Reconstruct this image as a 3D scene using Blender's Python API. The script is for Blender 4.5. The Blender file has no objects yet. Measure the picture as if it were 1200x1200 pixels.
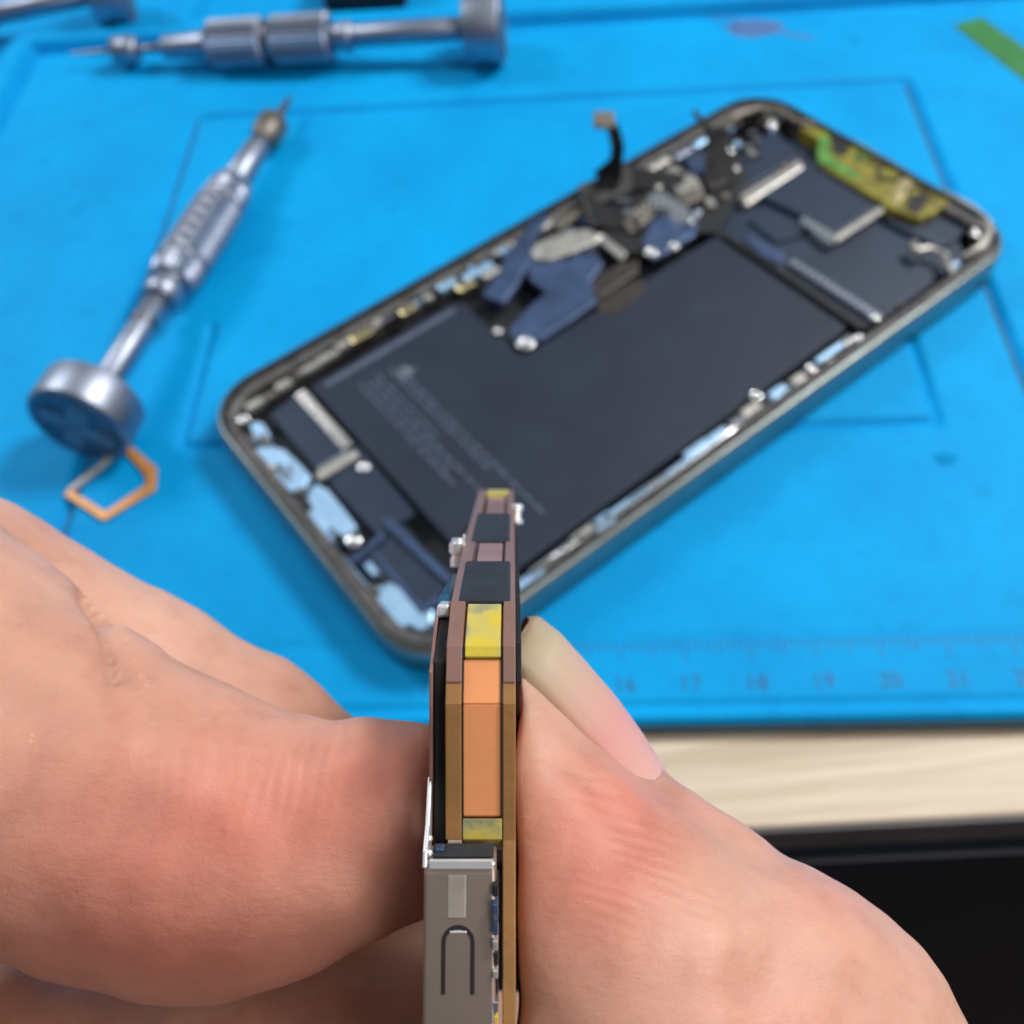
import bpy, bmesh, math, random
import numpy as np
from mathutils import Matrix, Vector

random.seed(7)
rng = np.random.default_rng(5)
CM = 0.01
C = bpy.context.scene
COL = C.collection

# ------------------------------------------------------------------ camera frame (cm)
F, H, PIT, ROLL = 1108.6, 13.588, 0.9713, -0.1095
fw = np.array([0, math.cos(PIT), -math.sin(PIT)])
r0 = np.array([1.0, 0, 0]); u0 = np.cross(r0, fw)
cr, sr = math.cos(ROLL), math.sin(ROLL)
CR = cr * r0 + sr * u0
CU = -sr * r0 + cr * u0
CO = np.array([0, 0, H])

def PX(x, y, z=0.0):                      # photo pixel -> world point (cm) on the level plane z
    d = CR * (x - 600) / F - CU * (y - 600) / F + fw
    t = (z - CO[2]) / d[2]
    return CO + d * t

def frame(origin, ex, ey, ez):
    m = np.eye(4); m[:3, 0] = ex; m[:3, 1] = ey; m[:3, 2] = ez; m[:3, 3] = origin
    return m
WORLD = np.eye(4)
CAM = frame(CO, CR, CU, fw)               # x right, y up, z away
MA = -0.098
MAT = frame([0, 0, 0], [math.cos(MA), math.sin(MA), 0], [-math.sin(MA), math.cos(MA), 0], [0, 0, 1])
PA = 0.5728
PHONE = frame([2.515, 12.959, 0], [math.cos(PA), math.sin(PA), 0], [-math.sin(PA), math.cos(PA), 0], [0, 0, 1])

def xf(m, pts):
    p = np.asarray(pts, float)
    return p @ m[:3, :3].T + m[:3, 3]
def PL(x, y, z):                          # pixel -> phone-local (u, v)
    q = PX(x, y, z) - PHONE[:3, 3]
    return (float(q @ PHONE[:3, 0]), float(q @ PHONE[:3, 1]))
def PM(x, y, z=0.0):
    q = PX(x, y, z)
    return (float(q @ MAT[:3, 0]), float(q @ MAT[:3, 1]))
def PC(x, y, d):                          # pixel + distance -> camera frame
    return np.array([(x - 600) / F * d, -(y - 600) / F * d, d])

# ------------------------------------------------------------------ object helpers
def tag(o, label=None, cat=None, group=None, kind=None):
    if label: o['label'] = label
    if cat: o['category'] = cat
    if group: o['group'] = group
    if kind: o['kind'] = kind
    return o

def thing(name, label, cat, origin, group=None, kind=None):     # Empty at the base, origin in world cm
    o = bpy.data.objects.new(name, None)
    o.empty_display_size = 0.01
    COL.objects.link(o)
    o.matrix_world = Matrix.Translation(Vector([float(v) * CM for v in origin]))
    return tag(o, label, cat, group, kind)

BASE = {}
def world_base(o):
    v = np.zeros(3)
    while o is not None:
        v = v + np.array(o.location) / CM
        o = o.parent
    return v

class MB:
    def __init__(s, m=WORLD): s.v = []; s.f = []; s.m = m; s.mi = []; s.cur = 0
    def add(s, pts, faces, m=None):
        b = len(s.v); s.v.extend(xf(s.m if m is None else m, pts).tolist())
        s.f.extend([tuple(b + i for i in f) for f in faces]); s.mi.extend([s.cur] * len(faces)); return s
    def box(s, a, b):
        x0, y0, z0 = a; x1, y1, z1 = b
        return s.add([(x0,y0,z0),(x1,y0,z0),(x1,y1,z0),(x0,y1,z0),(x0,y0,z1),(x1,y0,z1),(x1,y1,z1),(x0,y1,z1)],
                     [(0,3,2,1),(4,5,6,7),(0,1,5,4),(1,2,6,5),(2,3,7,6),(3,0,4,7)])
    def obox(s, c, ax, half, z0, z1):     # box turned in the plane: centre, angle, half sizes
        ca, sa = math.cos(ax), math.sin(ax); P = []
        for z in (z0, z1):
            for sx, sy in ((-1,-1),(1,-1),(1,1),(-1,1)):
                x, y = sx*half[0], sy*half[1]
                P.append((c[0]+x*ca-y*sa, c[1]+x*sa+y*ca, z))
        return s.add(P, [(0,3,2,1),(4,5,6,7),(0,1,5,4),(1,2,6,5),(2,3,7,6),(3,0,4,7)])
    def prism(s, poly, z0, z1):           # polygon in local xy
        n = len(poly)
        P = [(p[0], p[1], z0) for p in poly] + [(p[0], p[1], z1) for p in poly]
        return s.add(P, [tuple(range(n))[::-1], tuple(range(n, 2*n))] + [(i, (i+1) % n, n+(i+1) % n, n+i) for i in range(n)])
    def prism_x(s, poly, x0, x1):         # polygon of (z, y) swept along x
        n = len(poly)
        P = [(x0, p[1], p[0]) for p in poly] + [(x1, p[1], p[0]) for p in poly]
        return s.add(P, [tuple(range(n))[::-1], tuple(range(n, 2*n))] + [(i, (i+1) % n, n+(i+1) % n, n+i) for i in range(n)])
    def lathe(s, p0, ax, prof, n=40, ripple=0):      # prof: (t, r) along ax from p0, in local coords
        ax = np.asarray(ax, float); ax /= np.linalg.norm(ax)
        t = np.array([0, 0, 1.0]) if abs(ax[2]) < .9 else np.array([1.0, 0, 0])
        e1 = np.cross(ax, t); e1 /= np.linalg.norm(e1); e2 = np.cross(ax, e1)
        P = []; Fc = []; p0 = np.asarray(p0, float)
        for (tt, r) in prof:
            for k in range(n):
                a = 2*math.pi*k/n; rr = r*(1 + (ripple if k % 2 else 0))
                P.append(p0 + ax*tt + rr*(math.cos(a)*e1 + math.sin(a)*e2))
        for i in range(len(prof)-1):
            for k in range(n):
                k2 = (k+1) % n
                Fc.append((i*n+k, i*n+k2, (i+1)*n+k2, (i+1)*n+k))
        Fc.append(tuple(range(n))); Fc.append(tuple((len(prof)-1)*n+k for k in range(n))[::-1])
        return s.add(P, Fc)
    def tube(s, pts, r, n=10, flat=1.0, up=(0, 0, 1)):
        pts = [np.asarray(p, float) for p in pts]; P = []; Fc = []
        up = np.asarray(up, float)
        for i, p in enumerate(pts):
            d = pts[min(i+1, len(pts)-1)] - pts[max(i-1, 0)]; d /= np.linalg.norm(d)+1e-9
            e1 = np.cross(d, up); e1 /= np.linalg.norm(e1)+1e-9; e2 = np.cross(d, e1)
            rr = r[i] if hasattr(r, '__len__') else r
            for k in range(n):
                a = 2*math.pi*k/n
                P.append(p + rr*(math.cos(a)*e1 + flat*math.sin(a)*e2))
        for i in range(len(pts)-1):
            for k in range(n):
                k2 = (k+1) % n
                Fc.append((i*n+k, i*n+k2, (i+1)*n+k2, (i+1)*n+k))
        Fc.append(tuple(range(n))); Fc.append(tuple((len(pts)-1)*n+k for k in range(n))[::-1])
        return s.add(P, Fc)
    def build(s, name, mat, parent=None, bevel=0, seg=2, smooth=False, label=None, sub=0):
        base = world_base(parent) if parent is not None else np.zeros(3)
        me = bpy.data.meshes.new(name)
        me.from_pydata([tuple((np.array(v)-base)*CM) for v in s.v], [], s.f)
        bm = bmesh.new(); bm.from_mesh(me)
        bmesh.ops.recalc_face_normals(bm, faces=bm.faces)
        for f in bm.faces: f.smooth = smooth
        bm.to_mesh(me); bm.free()
        for m in (mat if isinstance(mat, (list, tuple)) else [mat]): me.materials.append(m)
        if isinstance(mat, (list, tuple)):
            for p, i in zip(me.polygons, s.mi): p.material_index = i
        o = bpy.data.objects.new(name, me); COL.objects.link(o)
        if parent is not None: o.parent = parent
        if bevel:
            md = o.modifiers.new('bevel', 'BEVEL'); md.width = bevel*CM; md.segments = seg; md.limit_method = 'ANGLE'
            md.angle_limit = math.radians(35); md.harden_normals = False
        if sub:
            md = o.modifiers.new('sub', 'SUBSURF'); md.levels = sub; md.render_levels = sub
        if label: o['label'] = label
        return o

# ------------------------------------------------------------------ materials
def nodes(name):
    m = bpy.data.materials.new(name); m.use_nodes = True
    nt = m.node_tree; b = nt.nodes['Principled BSDF']
    return m, nt, b
def coords(nt, scale=(1, 1, 1)):          # object coordinates in centimetres
    tc = nt.nodes.new('ShaderNodeTexCoord'); mp = nt.nodes.new('ShaderNodeMapping')
    mp.inputs['Scale'].default_value = [100*s for s in scale]
    nt.links.new(tc.outputs['Object'], mp.inputs['Vector']); return mp.outputs['Vector']
def noise(nt, vec, scale, detail=3, rough=.5):
    n = nt.nodes.new('ShaderNodeTexNoise'); n.inputs['Scale'].default_value = scale
    n.inputs['Detail'].default_value = detail; n.inputs['Roughness'].default_value = rough
    nt.links.new(vec, n.inputs['Vector']); return n
def ramp(nt, fac, stops):
    r = nt.nodes.new('ShaderNodeValToRGB'); e = r.color_ramp.elements
    while len(e) < len(stops): e.new(.5)
    for el, (p, c) in zip(e, stops): el.position = p; el.color = (*c, 1)
    nt.links.new(fac, r.inputs['Fac']); return r
def bump(nt, b, h, strength, dist):
    n = nt.nodes.new('ShaderNodeBump'); n.inputs['Strength'].default_value = strength
    n.inputs['Distance'].default_value = dist*CM
    nt.links.new(h, n.inputs['Height']); nt.links.new(n.outputs['Normal'], b.inputs['Normal']); return n

def simple(name, col, rough=.5, metal=0.0, var=.15, nscale=3, bmp=0, spec=.5, coat=0):
    m, nt, b = nodes(name)
    v = coords(nt); n = noise(nt, v, nscale, 4)
    a = tuple(max(0, c*(1-var)) for c in col); d = tuple(min(1, c*(1+var)) for c in col)
    r = ramp(nt, n.outputs['Fac'], [(.3, a), (.7, d)])
    nt.links.new(r.outputs['Color'], b.inputs['Base Color'])
    b.inputs['Roughness'].default_value = rough; b.inputs['Metallic'].default_value = metal
    b.inputs['Specular IOR Level'].default_value = spec
    if coat: b.inputs['Coat Weight'].default_value = coat
    if bmp:
        n2 = noise(nt, v, 25, 2); bump(nt, b, n2.outputs['Fac'], bmp, .02)
    return m

M = {}
def silicone():
    m, nt, b = nodes('blue_silicone')
    v = coords(nt); n = noise(nt, v, .35, 3)
    r = ramp(nt, n.outputs['Fac'], [(.3, (.0, .28, .64)), (.7, (.0, .35, .75))])
    n3 = noise(nt, v, 2.3, 8, .72)
    mx = nt.nodes.new('ShaderNodeMix'); mx.data_type = 'RGBA'; mx.blend_type = 'MULTIPLY'
    r3 = ramp(nt, n3.outputs['Fac'], [(.3, (.86, .88, .91)), (.5, (1, 1, 1))])
    mx.inputs['Factor'].default_value = 1
    nt.links.new(r.outputs['Color'], mx.inputs['A']); nt.links.new(r3.outputs['Color'], mx.inputs['B'])
    nt.links.new(mx.outputs['Result'], b.inputs['Base Color'])
    b.inputs['Roughness'].default_value = .62; b.inputs['Specular IOR Level'].default_value = .12
    n2 = noise(nt, v, 18, 3); bump(nt, b, n2.outputs['Fac'], .25, .02)
    return m
M['mat'] = silicone()
M['matdark'] = simple('dark_teal_mat_side', (.02, .06, .085), .7)
M['print'] = simple('dark_blue_print', (.0, .13, .32), .6, var=.1)
M['mark'] = simple('grey_violet_mark', (.06, .15, .36), .6, var=.15, nscale=2.5)
M['faint'] = simple('faint_blue_speck', (.0, .22, .50), .8, spec=.1)
M['metal'] = simple('satin_steel', (.33, .36, .44), .46, 1, .08, 4, .05)
M['metal_dark'] = simple('dark_steel', (.22, .22, .25), .35, 1, .2, 4)
M['metal_bright'] = simple('bright_nickel', (.85, .85, .86), .18, 1, .05)
M['brass'] = simple('brushed_brass', (.20, .18, .155), .5, .8, .25)
M['capface'] = simple('anodised_cap_face', (.10, .16, .22), .45, .7, .25, 2)
M['caplogo'] = simple('cap_petals', (.17, .25, .32), .45, .5, .2, 3)
M['frame'] = simple('graphite_frame', (.30, .34, .33), .34, .9, .12, 2)
M['frame_lip'] = simple('worn_black_lip', (.02, .02, .024), .5, .2, .3, 3)
M['ledge'] = simple('dusty_ledge', (.10, .095, .092), .55, .4, .5, 4, .4)
M['tray_floor'] = simple('black_graphite_film', (.012, .014, .02), .6, 0, .3)
M['battery'] = simple('battery_wrap', (.018, .026, .046), .52, 0, .12, 1.2, .1, spec=.3)
M['graph'] = simple('graphite_sheet', (.016, .030, .060), .45, .1, .2, 1)
M['foil'] = simple('blue_grey_foil', (.05, .085, .175), .42, .35, .3, 1.5)
M['plate'] = simple('steel_blue_reflection', (.42, .66, .95), .36, .6, .12, 3, .1)  # blue reflected from mat and sky is put into the steel colour
M['clip'] = simple('grounding_clip', (.50, .48, .44), .36, .6, .3, 6)
M['gold'] = simple('gold_contact', (.80, .66, .36), .3, 1, .2, 6)
M['flex'] = simple('black_flex', (.006, .007, .009), .6, 0, .3)
M['amber'] = simple('amber_flex', (.035, .028, .025), .45, 0, .4, 4)
M['green'] = simple('green_board', (.10, .26, .05), .4, 0, .5, 3)
M['yellowtape'] = simple('yellow_polyimide', (.20, .175, .02), .45, .05, .5, 2.5)
M['black'] = simple('matte_black', (.008, .008, .01), .6, 0, .3)
M['grayprint'] = simple('grey_print', (.075, .095, .15), .6)
M['emblem'] = simple('light_grey_print', (.16, .19, .25), .6)
M['tape'] = simple('green_tape', (.025, .18, .04), .5, 0, .15, 2)
M['orange'] = simple('orange_plastic', (.62, .27, .07), .42, .2, .15, 3)
M['pale'] = simple('pale_plastic', (.55, .52, .47), .45, 0, .15)
M['navy'] = simple('navy_laminate', (.003, .007, .016), .45, 0, .3, .4, spec=.3)
M['edge'] = simple('charcoal_edge_band', (.10, .092, .098), .5, 0, .2, .6)
# circuit board
M['pcb'] = simple('bronze_board_edge', (.36, .18, .06), .4, .2, .08, 5, .08)
M['pcb2'] = simple('bronze_edge_pink_light', (.30, .165, .135), .4, .35, .1, 5, .08)
M['copper'] = simple('copper_plating', (.95, .37, .15), .34, .15, .05, 3, .05)
M['coppershade'] = simple('shaded_copper', (.36, .20, .185), .4, .3, .12, 5)  # duller copy of the copper, with shadow put into its colour
M['kapton'] = simple('yellow_mask', (.58, .47, .09), .35, .05, .38, 5)
def stained():
    m, nt, b = nodes('stained_yellow_mask'); v = coords(nt); n = noise(nt, v, 7, 3, .5)
    r = ramp(nt, n.outputs['Fac'], [(.36, (.30, .30, .16)), (.5, (.52, .44, .12)), (.64, (.62, .47, .05))])
    nt.links.new(r.outputs['Color'], b.inputs['Base Color']); b.inputs['Roughness'].default_value = .33
    n2 = noise(nt, v, 30, 3); bump(nt, b, n2.outputs['Fac'], .25, .01); return m
M['kapton'] = stained()
M['foam'] = simple('black_foam_tape', (.014, .018, .026), .65, 0, .3, 6, .3)
M['can'] = simple('shield_can', (.46, .36, .31), .3, .75, .07, 2, .03)
M['cansilver'] = simple('can_lip', (.92, .93, .95), .3, .6, .05, 8)
M['canreflect'] = simple('can_reflection', (.48, .42, .36), .4, .6, .12, 9)  # brighter can metal for the painted reflection above the slot
M['line'] = simple('seam_line', (.01, .006, .005), .6)
M['teal'] = simple('teal_connector', (.02, .10, .17), .3, .3, .4, 8)

def wood():
    m, nt, b = nodes('pale_wood_laminate')
    v = coords(nt, (.12, 2.2, 2.2)); n = noise(nt, v, 1.3, 6, .6)
    v2 = coords(nt, (.35, 9, 9)); n2 = noise(nt, v2, 1.0, 4, .6)
    r = ramp(nt, n.outputs['Fac'], [(.25, (.47, .37, .26)), (.5, (.62, .51, .38)), (.75, (.72, .62, .49))])
    r2 = ramp(nt, n2.outputs['Fac'], [(.3, (.86, .83, .78)), (.6, (1, 1, 1))])
    mx = nt.nodes.new('ShaderNodeMix'); mx.data_type = 'RGBA'; mx.blend_type = 'MULTIPLY'; mx.inputs['Factor'].default_value = 1
    nt.links.new(r.outputs['Color'], mx.inputs['A']); nt.links.new(r2.outputs['Color'], mx.inputs['B'])
    nt.links.new(mx.outputs['Result'], b.inputs['Base Color']); b.inputs['Roughness'].default_value = .5
    return m
M['wood'] = wood()

def skin():
    m, nt, b = nodes('skin')
    v = coords(nt)
    n = noise(nt, v, .9, 5, .55)
    r = ramp(nt, n.outputs['Fac'], [(.3, (.53, .285, .20)), (.5, (.60, .345, .25)), (.7, (.67, .42, .32))])
    at = nt.nodes.new('ShaderNodeAttribute'); at.attribute_name = 'flush'
    mx = nt.nodes.new('ShaderNodeMix'); mx.data_type = 'RGBA'
    nt.links.new(at.outputs['Fac'], mx.inputs['Factor'])
    nt.links.new(r.outputs['Color'], mx.inputs['A']); mx.inputs['B'].default_value = (.62, .215, .155, 1)
    n6 = noise(nt, v, 4.5, 6, .65); r6 = ramp(nt, n6.outputs['Fac'], [(.3, (.90, .86, .84)), (.5, (1, 1, 1)), (.72, (1.05, 1.05, 1.05))])
    mu = nt.nodes.new('ShaderNodeMix'); mu.data_type = 'RGBA'; mu.blend_type = 'MULTIPLY'; mu.inputs['Factor'].default_value = 1
    nt.links.new(mx.outputs['Result'], mu.inputs['A']); nt.links.new(r6.outputs['Color'], mu.inputs['B']); mx = mu
    # fine pale flecks
    n4 = noise(nt, v, 22, 2); r4 = ramp(nt, n4.outputs['Fac'], [(.72, (0, 0, 0)), (.8, (.22, .22, .22))])
    mx2 = nt.nodes.new('ShaderNodeMix'); mx2.data_type = 'RGBA'
    nt.links.new(r4.outputs['Color'], mx2.inputs['Factor']); nt.links.new(mx.outputs['Result'], mx2.inputs['A'])
    mx2.inputs['B'].default_value = (.85, .62, .52, 1)
    nt.links.new(mx2.outputs['Result'], b.inputs['Base Color'])
    b.inputs['Roughness'].default_value = .44; b.inputs['Specular IOR Level'].default_value = .40
    b.inputs['Subsurface Weight'].default_value = .6
    b.inputs['Subsurface Radius'].default_value = (1.0, .32, .15); b.inputs['Subsurface Scale'].default_value = .0035
    # skin relief: cells + ridges
    vo = nt.nodes.new('ShaderNodeTexVoronoi'); vo.feature = 'DISTANCE_TO_EDGE'; vo.inputs['Scale'].default_value = 27
    nz = noise(nt, v, 5, 2); va = nt.nodes.new('ShaderNodeVectorMath'); va.operation = 'MULTIPLY_ADD'
    va.inputs[1].default_value = (.12, .12, .12)
    nt.links.new(nz.outputs['Color'], va.inputs[0]); nt.links.new(v, va.inputs[2]); nt.links.new(va.outputs[0], vo.inputs['Vector'])
    rv = ramp(nt, vo.outputs['Distance'], [(0, (0, 0, 0)), (.12, (1, 1, 1))])
    at2 = nt.nodes.new('ShaderNodeAttribute'); at2.attribute_name = 'ridge'
    wv = nt.nodes.new('ShaderNodeMath'); wv.operation = 'SINE'
    nt.links.new(at2.outputs['Fac'], wv.inputs[0])
    at3 = nt.nodes.new('ShaderNodeAttribute'); at3.attribute_name = 'ridge_amount'
    ml = nt.nodes.new('ShaderNodeMath'); ml.operation = 'MULTIPLY'
    ng = noise(nt, v, 3.2, 3); gm = nt.nodes.new('ShaderNodeMath'); gm.operation = 'MULTIPLY'
    rg = ramp(nt, ng.outputs['Fac'], [(.38, (0, 0, 0)), (.62, (1.6, 1.6, 1.6))])
    nt.links.new(rg.outputs['Color'], gm.inputs[0]); nt.links.new(at3.outputs['Fac'], gm.inputs[1])
    ad = nt.nodes.new('ShaderNodeMath'); ad.operation = 'MULTIPLY_ADD'; ad.inputs[1].default_value = 14
    nd = noise(nt, v, 1.6, 3); nt.links.new(nd.outputs['Fac'], ad.inputs[0]); nt.links.new(at2.outputs['Fac'], ad.inputs[2]); nt.links.new(ad.outputs[0], wv.inputs[0])
    nt.links.new(wv.outputs[0], ml.inputs[0]); nt.links.new(gm.outputs[0], ml.inputs[1])
    n5 = noise(nt, coords(nt, (1, 1.6, 1)), 12, 6, .68)
    a1 = nt.nodes.new('ShaderNodeMath'); a1.operation = 'MULTIPLY_ADD'; a1.inputs[1].default_value = .075
    nt.links.new(rv.outputs['Color'], a1.inputs[0]); nt.links.new(ml.outputs[0], a1.inputs[2])
    a2 = nt.nodes.new('ShaderNodeMath'); a2.operation = 'MULTIPLY_ADD'; a2.inputs[1].default_value = 1.15
    nt.links.new(n5.outputs['Fac'], a2.inputs[0]); nt.links.new(a1.outputs[0], a2.inputs[2])
    bump(nt, b, a2.outputs[0], .85, .0065)
    return m
M['skin'] = skin()
def nailmat():
    m, nt, b = nodes('fingernail')
    at = nt.nodes.new('ShaderNodeAttribute'); at.attribute_name = 'along'
    r = ramp(nt, at.outputs['Fac'], [(0, (.22, .13, .08)), (.08, (.38, .29, .18)), (.26, (.50, .39, .27)), (.42, (.58, .35, .27)), (.6, (.66, .30, .27)), (.8, (.68, .36, .32)), (.97, (.62, .44, .42))])
    nt.links.new(r.outputs['Color'], b.inputs['Base Color'])
    b.inputs['Roughness'].default_value = .5; b.inputs['Subsurface Weight'].default_value = .3
    b.inputs['Subsurface Radius'].default_value = (1, .4, .3); b.inputs['Subsurface Scale'].default_value = .001
    return m
M['nail'] = nailmat()

# ------------------------------------------------------------------ desk (matches mat edge)
DZ = -0.36
desk = thing('desk', 'pale wood laminate desk with a charcoal front edge and dark drawer below', 'desk', (0, 3, DZ-3))
e0, e1 = PX(860, 971, DZ), PX(1200, 954, DZ)
ea = math.atan2(e1[1]-e0[1], e1[0]-e0[0])
DESK = frame([e0[0], e0[1], 0], [math.cos(ea), math.sin(ea), 0], [-math.sin(ea), math.cos(ea), 0], [0, 0, 1])
mb = MB(DESK); mb.box((-45, 0, DZ-.96), (45, 45, DZ)); mb.build('tabletop', M['wood'], desk, .05)
mb = MB(DESK); mb.box((-45, -.07, DZ-.98), (45, -.003, DZ-.05)); mb.build('front_edge', M['edge'], desk, .02)
mb = MB(DESK); mb.box((-44, .35, DZ-8), (44, 30, DZ-1.0))
mb.build('drawer', M['navy'], desk, .05)
mb = MB(DESK); mb.box((-44, -.22, DZ-40), (44, .30, DZ-1.42)); mb.build('drawer_front', M['navy'], desk, .08)

# ------------------------------------------------------------------ mat
matobj = thing('repair_mat', 'bright blue silicone repair mat with moulded ridges and ruler, under the opened phone', 'mat', MAT[:3, :3] @ np.array([0, 15, DZ]))
X0, X1, Y0, Y1 = -19.0, 21.0, 5.32, 34.0
def rr_sdf(x, y, x0, x1, y0, y1, r):
    cx, cy = (x0+x1)/2, (y0+y1)/2
    qx = np.abs(x-cx)-(x1-x0)/2+r; qy = np.abs(y-cy)-(y1-y0)/2+r
    return np.hypot(np.maximum(qx, 0), np.maximum(qy, 0))+np.minimum(np.maximum(qx, qy), 0)-r
def sst(a, b, x):
    t = np.clip((x-a)/(b-a), 0, 1); return t*t*(3-2*t)
def mat_height(x, y):
    h = np.zeros_like(x)
    g = lambda d, w, dep: -dep*np.exp(-(d/w)**2)
    h += g(rr_sdf(x, y, -8.95, 8.55, -3, 21.55, .15), .085, .17)      # long moulded outline
    d2 = rr_sdf(x, y, -7.15, 6.75, 10.95, 19, .1)
    h += g(d2, .075, .13)*(np.abs(y-10.95) < 3.2)
    h += .02*sst(.0, -.1, d2)*(y > 10.9)*(y < 14.2)
    d3 = rr_sdf(x, y, -14.2, 30, -20, 25.0, .2)                       # the raised ridge round the work area
    h += .30*sst(0, .10, d3)*sst(.74, .58, d3)
    h += g(d3+.06, .10, .12)
    h += -.05*sst(.6, .8, d3)
    ridge = np.abs(x-(-10.35)-.12*(y-25))
    h += .28*sst(.32, .18, ridge)*(y > 25.4)
    h += g(y-5.62, .06, .08)+g(y-6.72, .05, .03)                     # ruler channel
    h += -.3*sst(.12, 0, y-Y0)**2
    return h
st = .062
xs = np.arange(X0, X1, st); ys = np.arange(Y0, Y1, st)
gx, gy = np.meshgrid(xs, ys); gz = mat_height(gx, gy)
nx, ny = len(xs), len(ys)
V = np.stack([gx, gy, gz], -1).reshape(-1, 3)
base = world_base(matobj)
V = (xf(MAT, V)-base)*CM
idx = np.arange(nx*ny).reshape(ny, nx)
Q = np.stack([idx[:-1, :-1], idx[:-1, 1:], idx[1:, 1:], idx[1:, :-1]], -1).reshape(-1, 4)
me = bpy.data.meshes.new('top_surface'); me.from_pydata(V.tolist(), [], Q.tolist()); me.materials.append(M['mat'])
me.polygons.foreach_set('use_smooth', [True]*len(me.polygons))
o = bpy.data.objects.new('top_surface', me); COL.objects.link(o); o.parent = matobj
mb = MB(MAT); mb.box((X0-.02, Y0-.03, DZ+.002), (X1+.02, Y1+.02, -.14)); mb.build('underside', M['matdark'], matobj, .04)
# ruler
RX0 = .83
mb = MB(MAT)
for k in range(-30, 90):
    x = RX0+(k/10)
    ln = .34 if k % 10 == 0 else (.25 if k % 5 == 0 else .16)
    z = .004
    mb.box((x-.012, 6.70-ln, z-.012), (x+.012, 6.70, z))
mb.build('ruler_ticks', M['print'], matobj)
for n in range(13, 26):
    cu = bpy.data.curves.new('ruler_number', 'FONT'); cu.body = str(n); cu.size = .36*CM; cu.align_x = 'CENTER'; cu.extrude = .002*CM
    cu.materials.append(M['print'])
    tmp = bpy.data.objects.new('tmp_text', cu); COL.objects.link(tmp); bpy.context.view_layer.update()
    nm = bpy.data.meshes.new_from_object(tmp.evaluated_get(bpy.context.evaluated_depsgraph_get())); bpy.data.objects.remove(tmp)
    t = bpy.data.objects.new('ruler_number', nm); COL.objects.link(t); t.parent = matobj
    p = xf(MAT, [(RX0+(n-16)+.02, 5.86, .006)])[0]-base
    t.location = Vector(p*CM); t.rotation_euler = (0, 0, MA)
# marks on the mat
def blob(c, rx, ry, ang, n=28, jit=.06):
    P = []
    for k in range(n):
        a = 2*math.pi*k/n; q = 1+jit*math.sin(3*a+1)+jit*.6*math.sin(5*a)
        x, y = rx*q*math.cos(a), ry*q*math.sin(a)
        P.append((c[0]+x*math.cos(ang)-y*math.sin(ang), c[1]+x*math.sin(ang)+y*math.cos(ang)))
    return P
mb = MB(MAT)
c0 = PM(884, 33); mb.prism(blob(c0, .72, .42, .0), -.01, .006)
a_, b_ = PM(912, 38), PM(956, 44)
mb.prism([(a_[0], a_[1]+.07), (a_[0], a_[1]-.09), (b_[0]-.1, b_[1]-.09), (b_[0], b_[1]), (b_[0]-.15, b_[1]+.06)], -.01, .003)
mb.build('smudge', M['mark'], matobj, label='grey violet smear with a thin tail')
mb = MB(MAT); 
P0 = [PM(832, 20), PM(862, 22), PM(868, 33), PM(845, 30)]
for i in range(3): 
    mb.tube([(*P0[i], .0), (*P0[i+1], .0)], .03, 6)
mb.build('smudge_outline', M['mark'], matobj)
for (x, y, s) in ((1000, 48, .12), (52, 190, .08), (1108, 538, .2)):
    c = PM(x, y); mb = MB(MAT); mb.prism(blob(c, s, s*.7, 0, 16, .15), -.01, .003); mb.build('speck', M['faint'], matobj)

# ------------------------------------------------------------------ green tape
g = [PM(1117, 30), PM(1150, 21), PM(1230, 76), PM(1230, 118)]
tp = thing('green_tape', 'short strip of green adhesive tape stuck at the upper right of the blue mat', 'tape', xf(MAT, [(g[0][0]+1, g[0][1]-.3, 0)])[0])
mb = MB(MAT); mb.prism(g, .002, .018); mb.build('tape_strip', M['tape'], tp)

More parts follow.
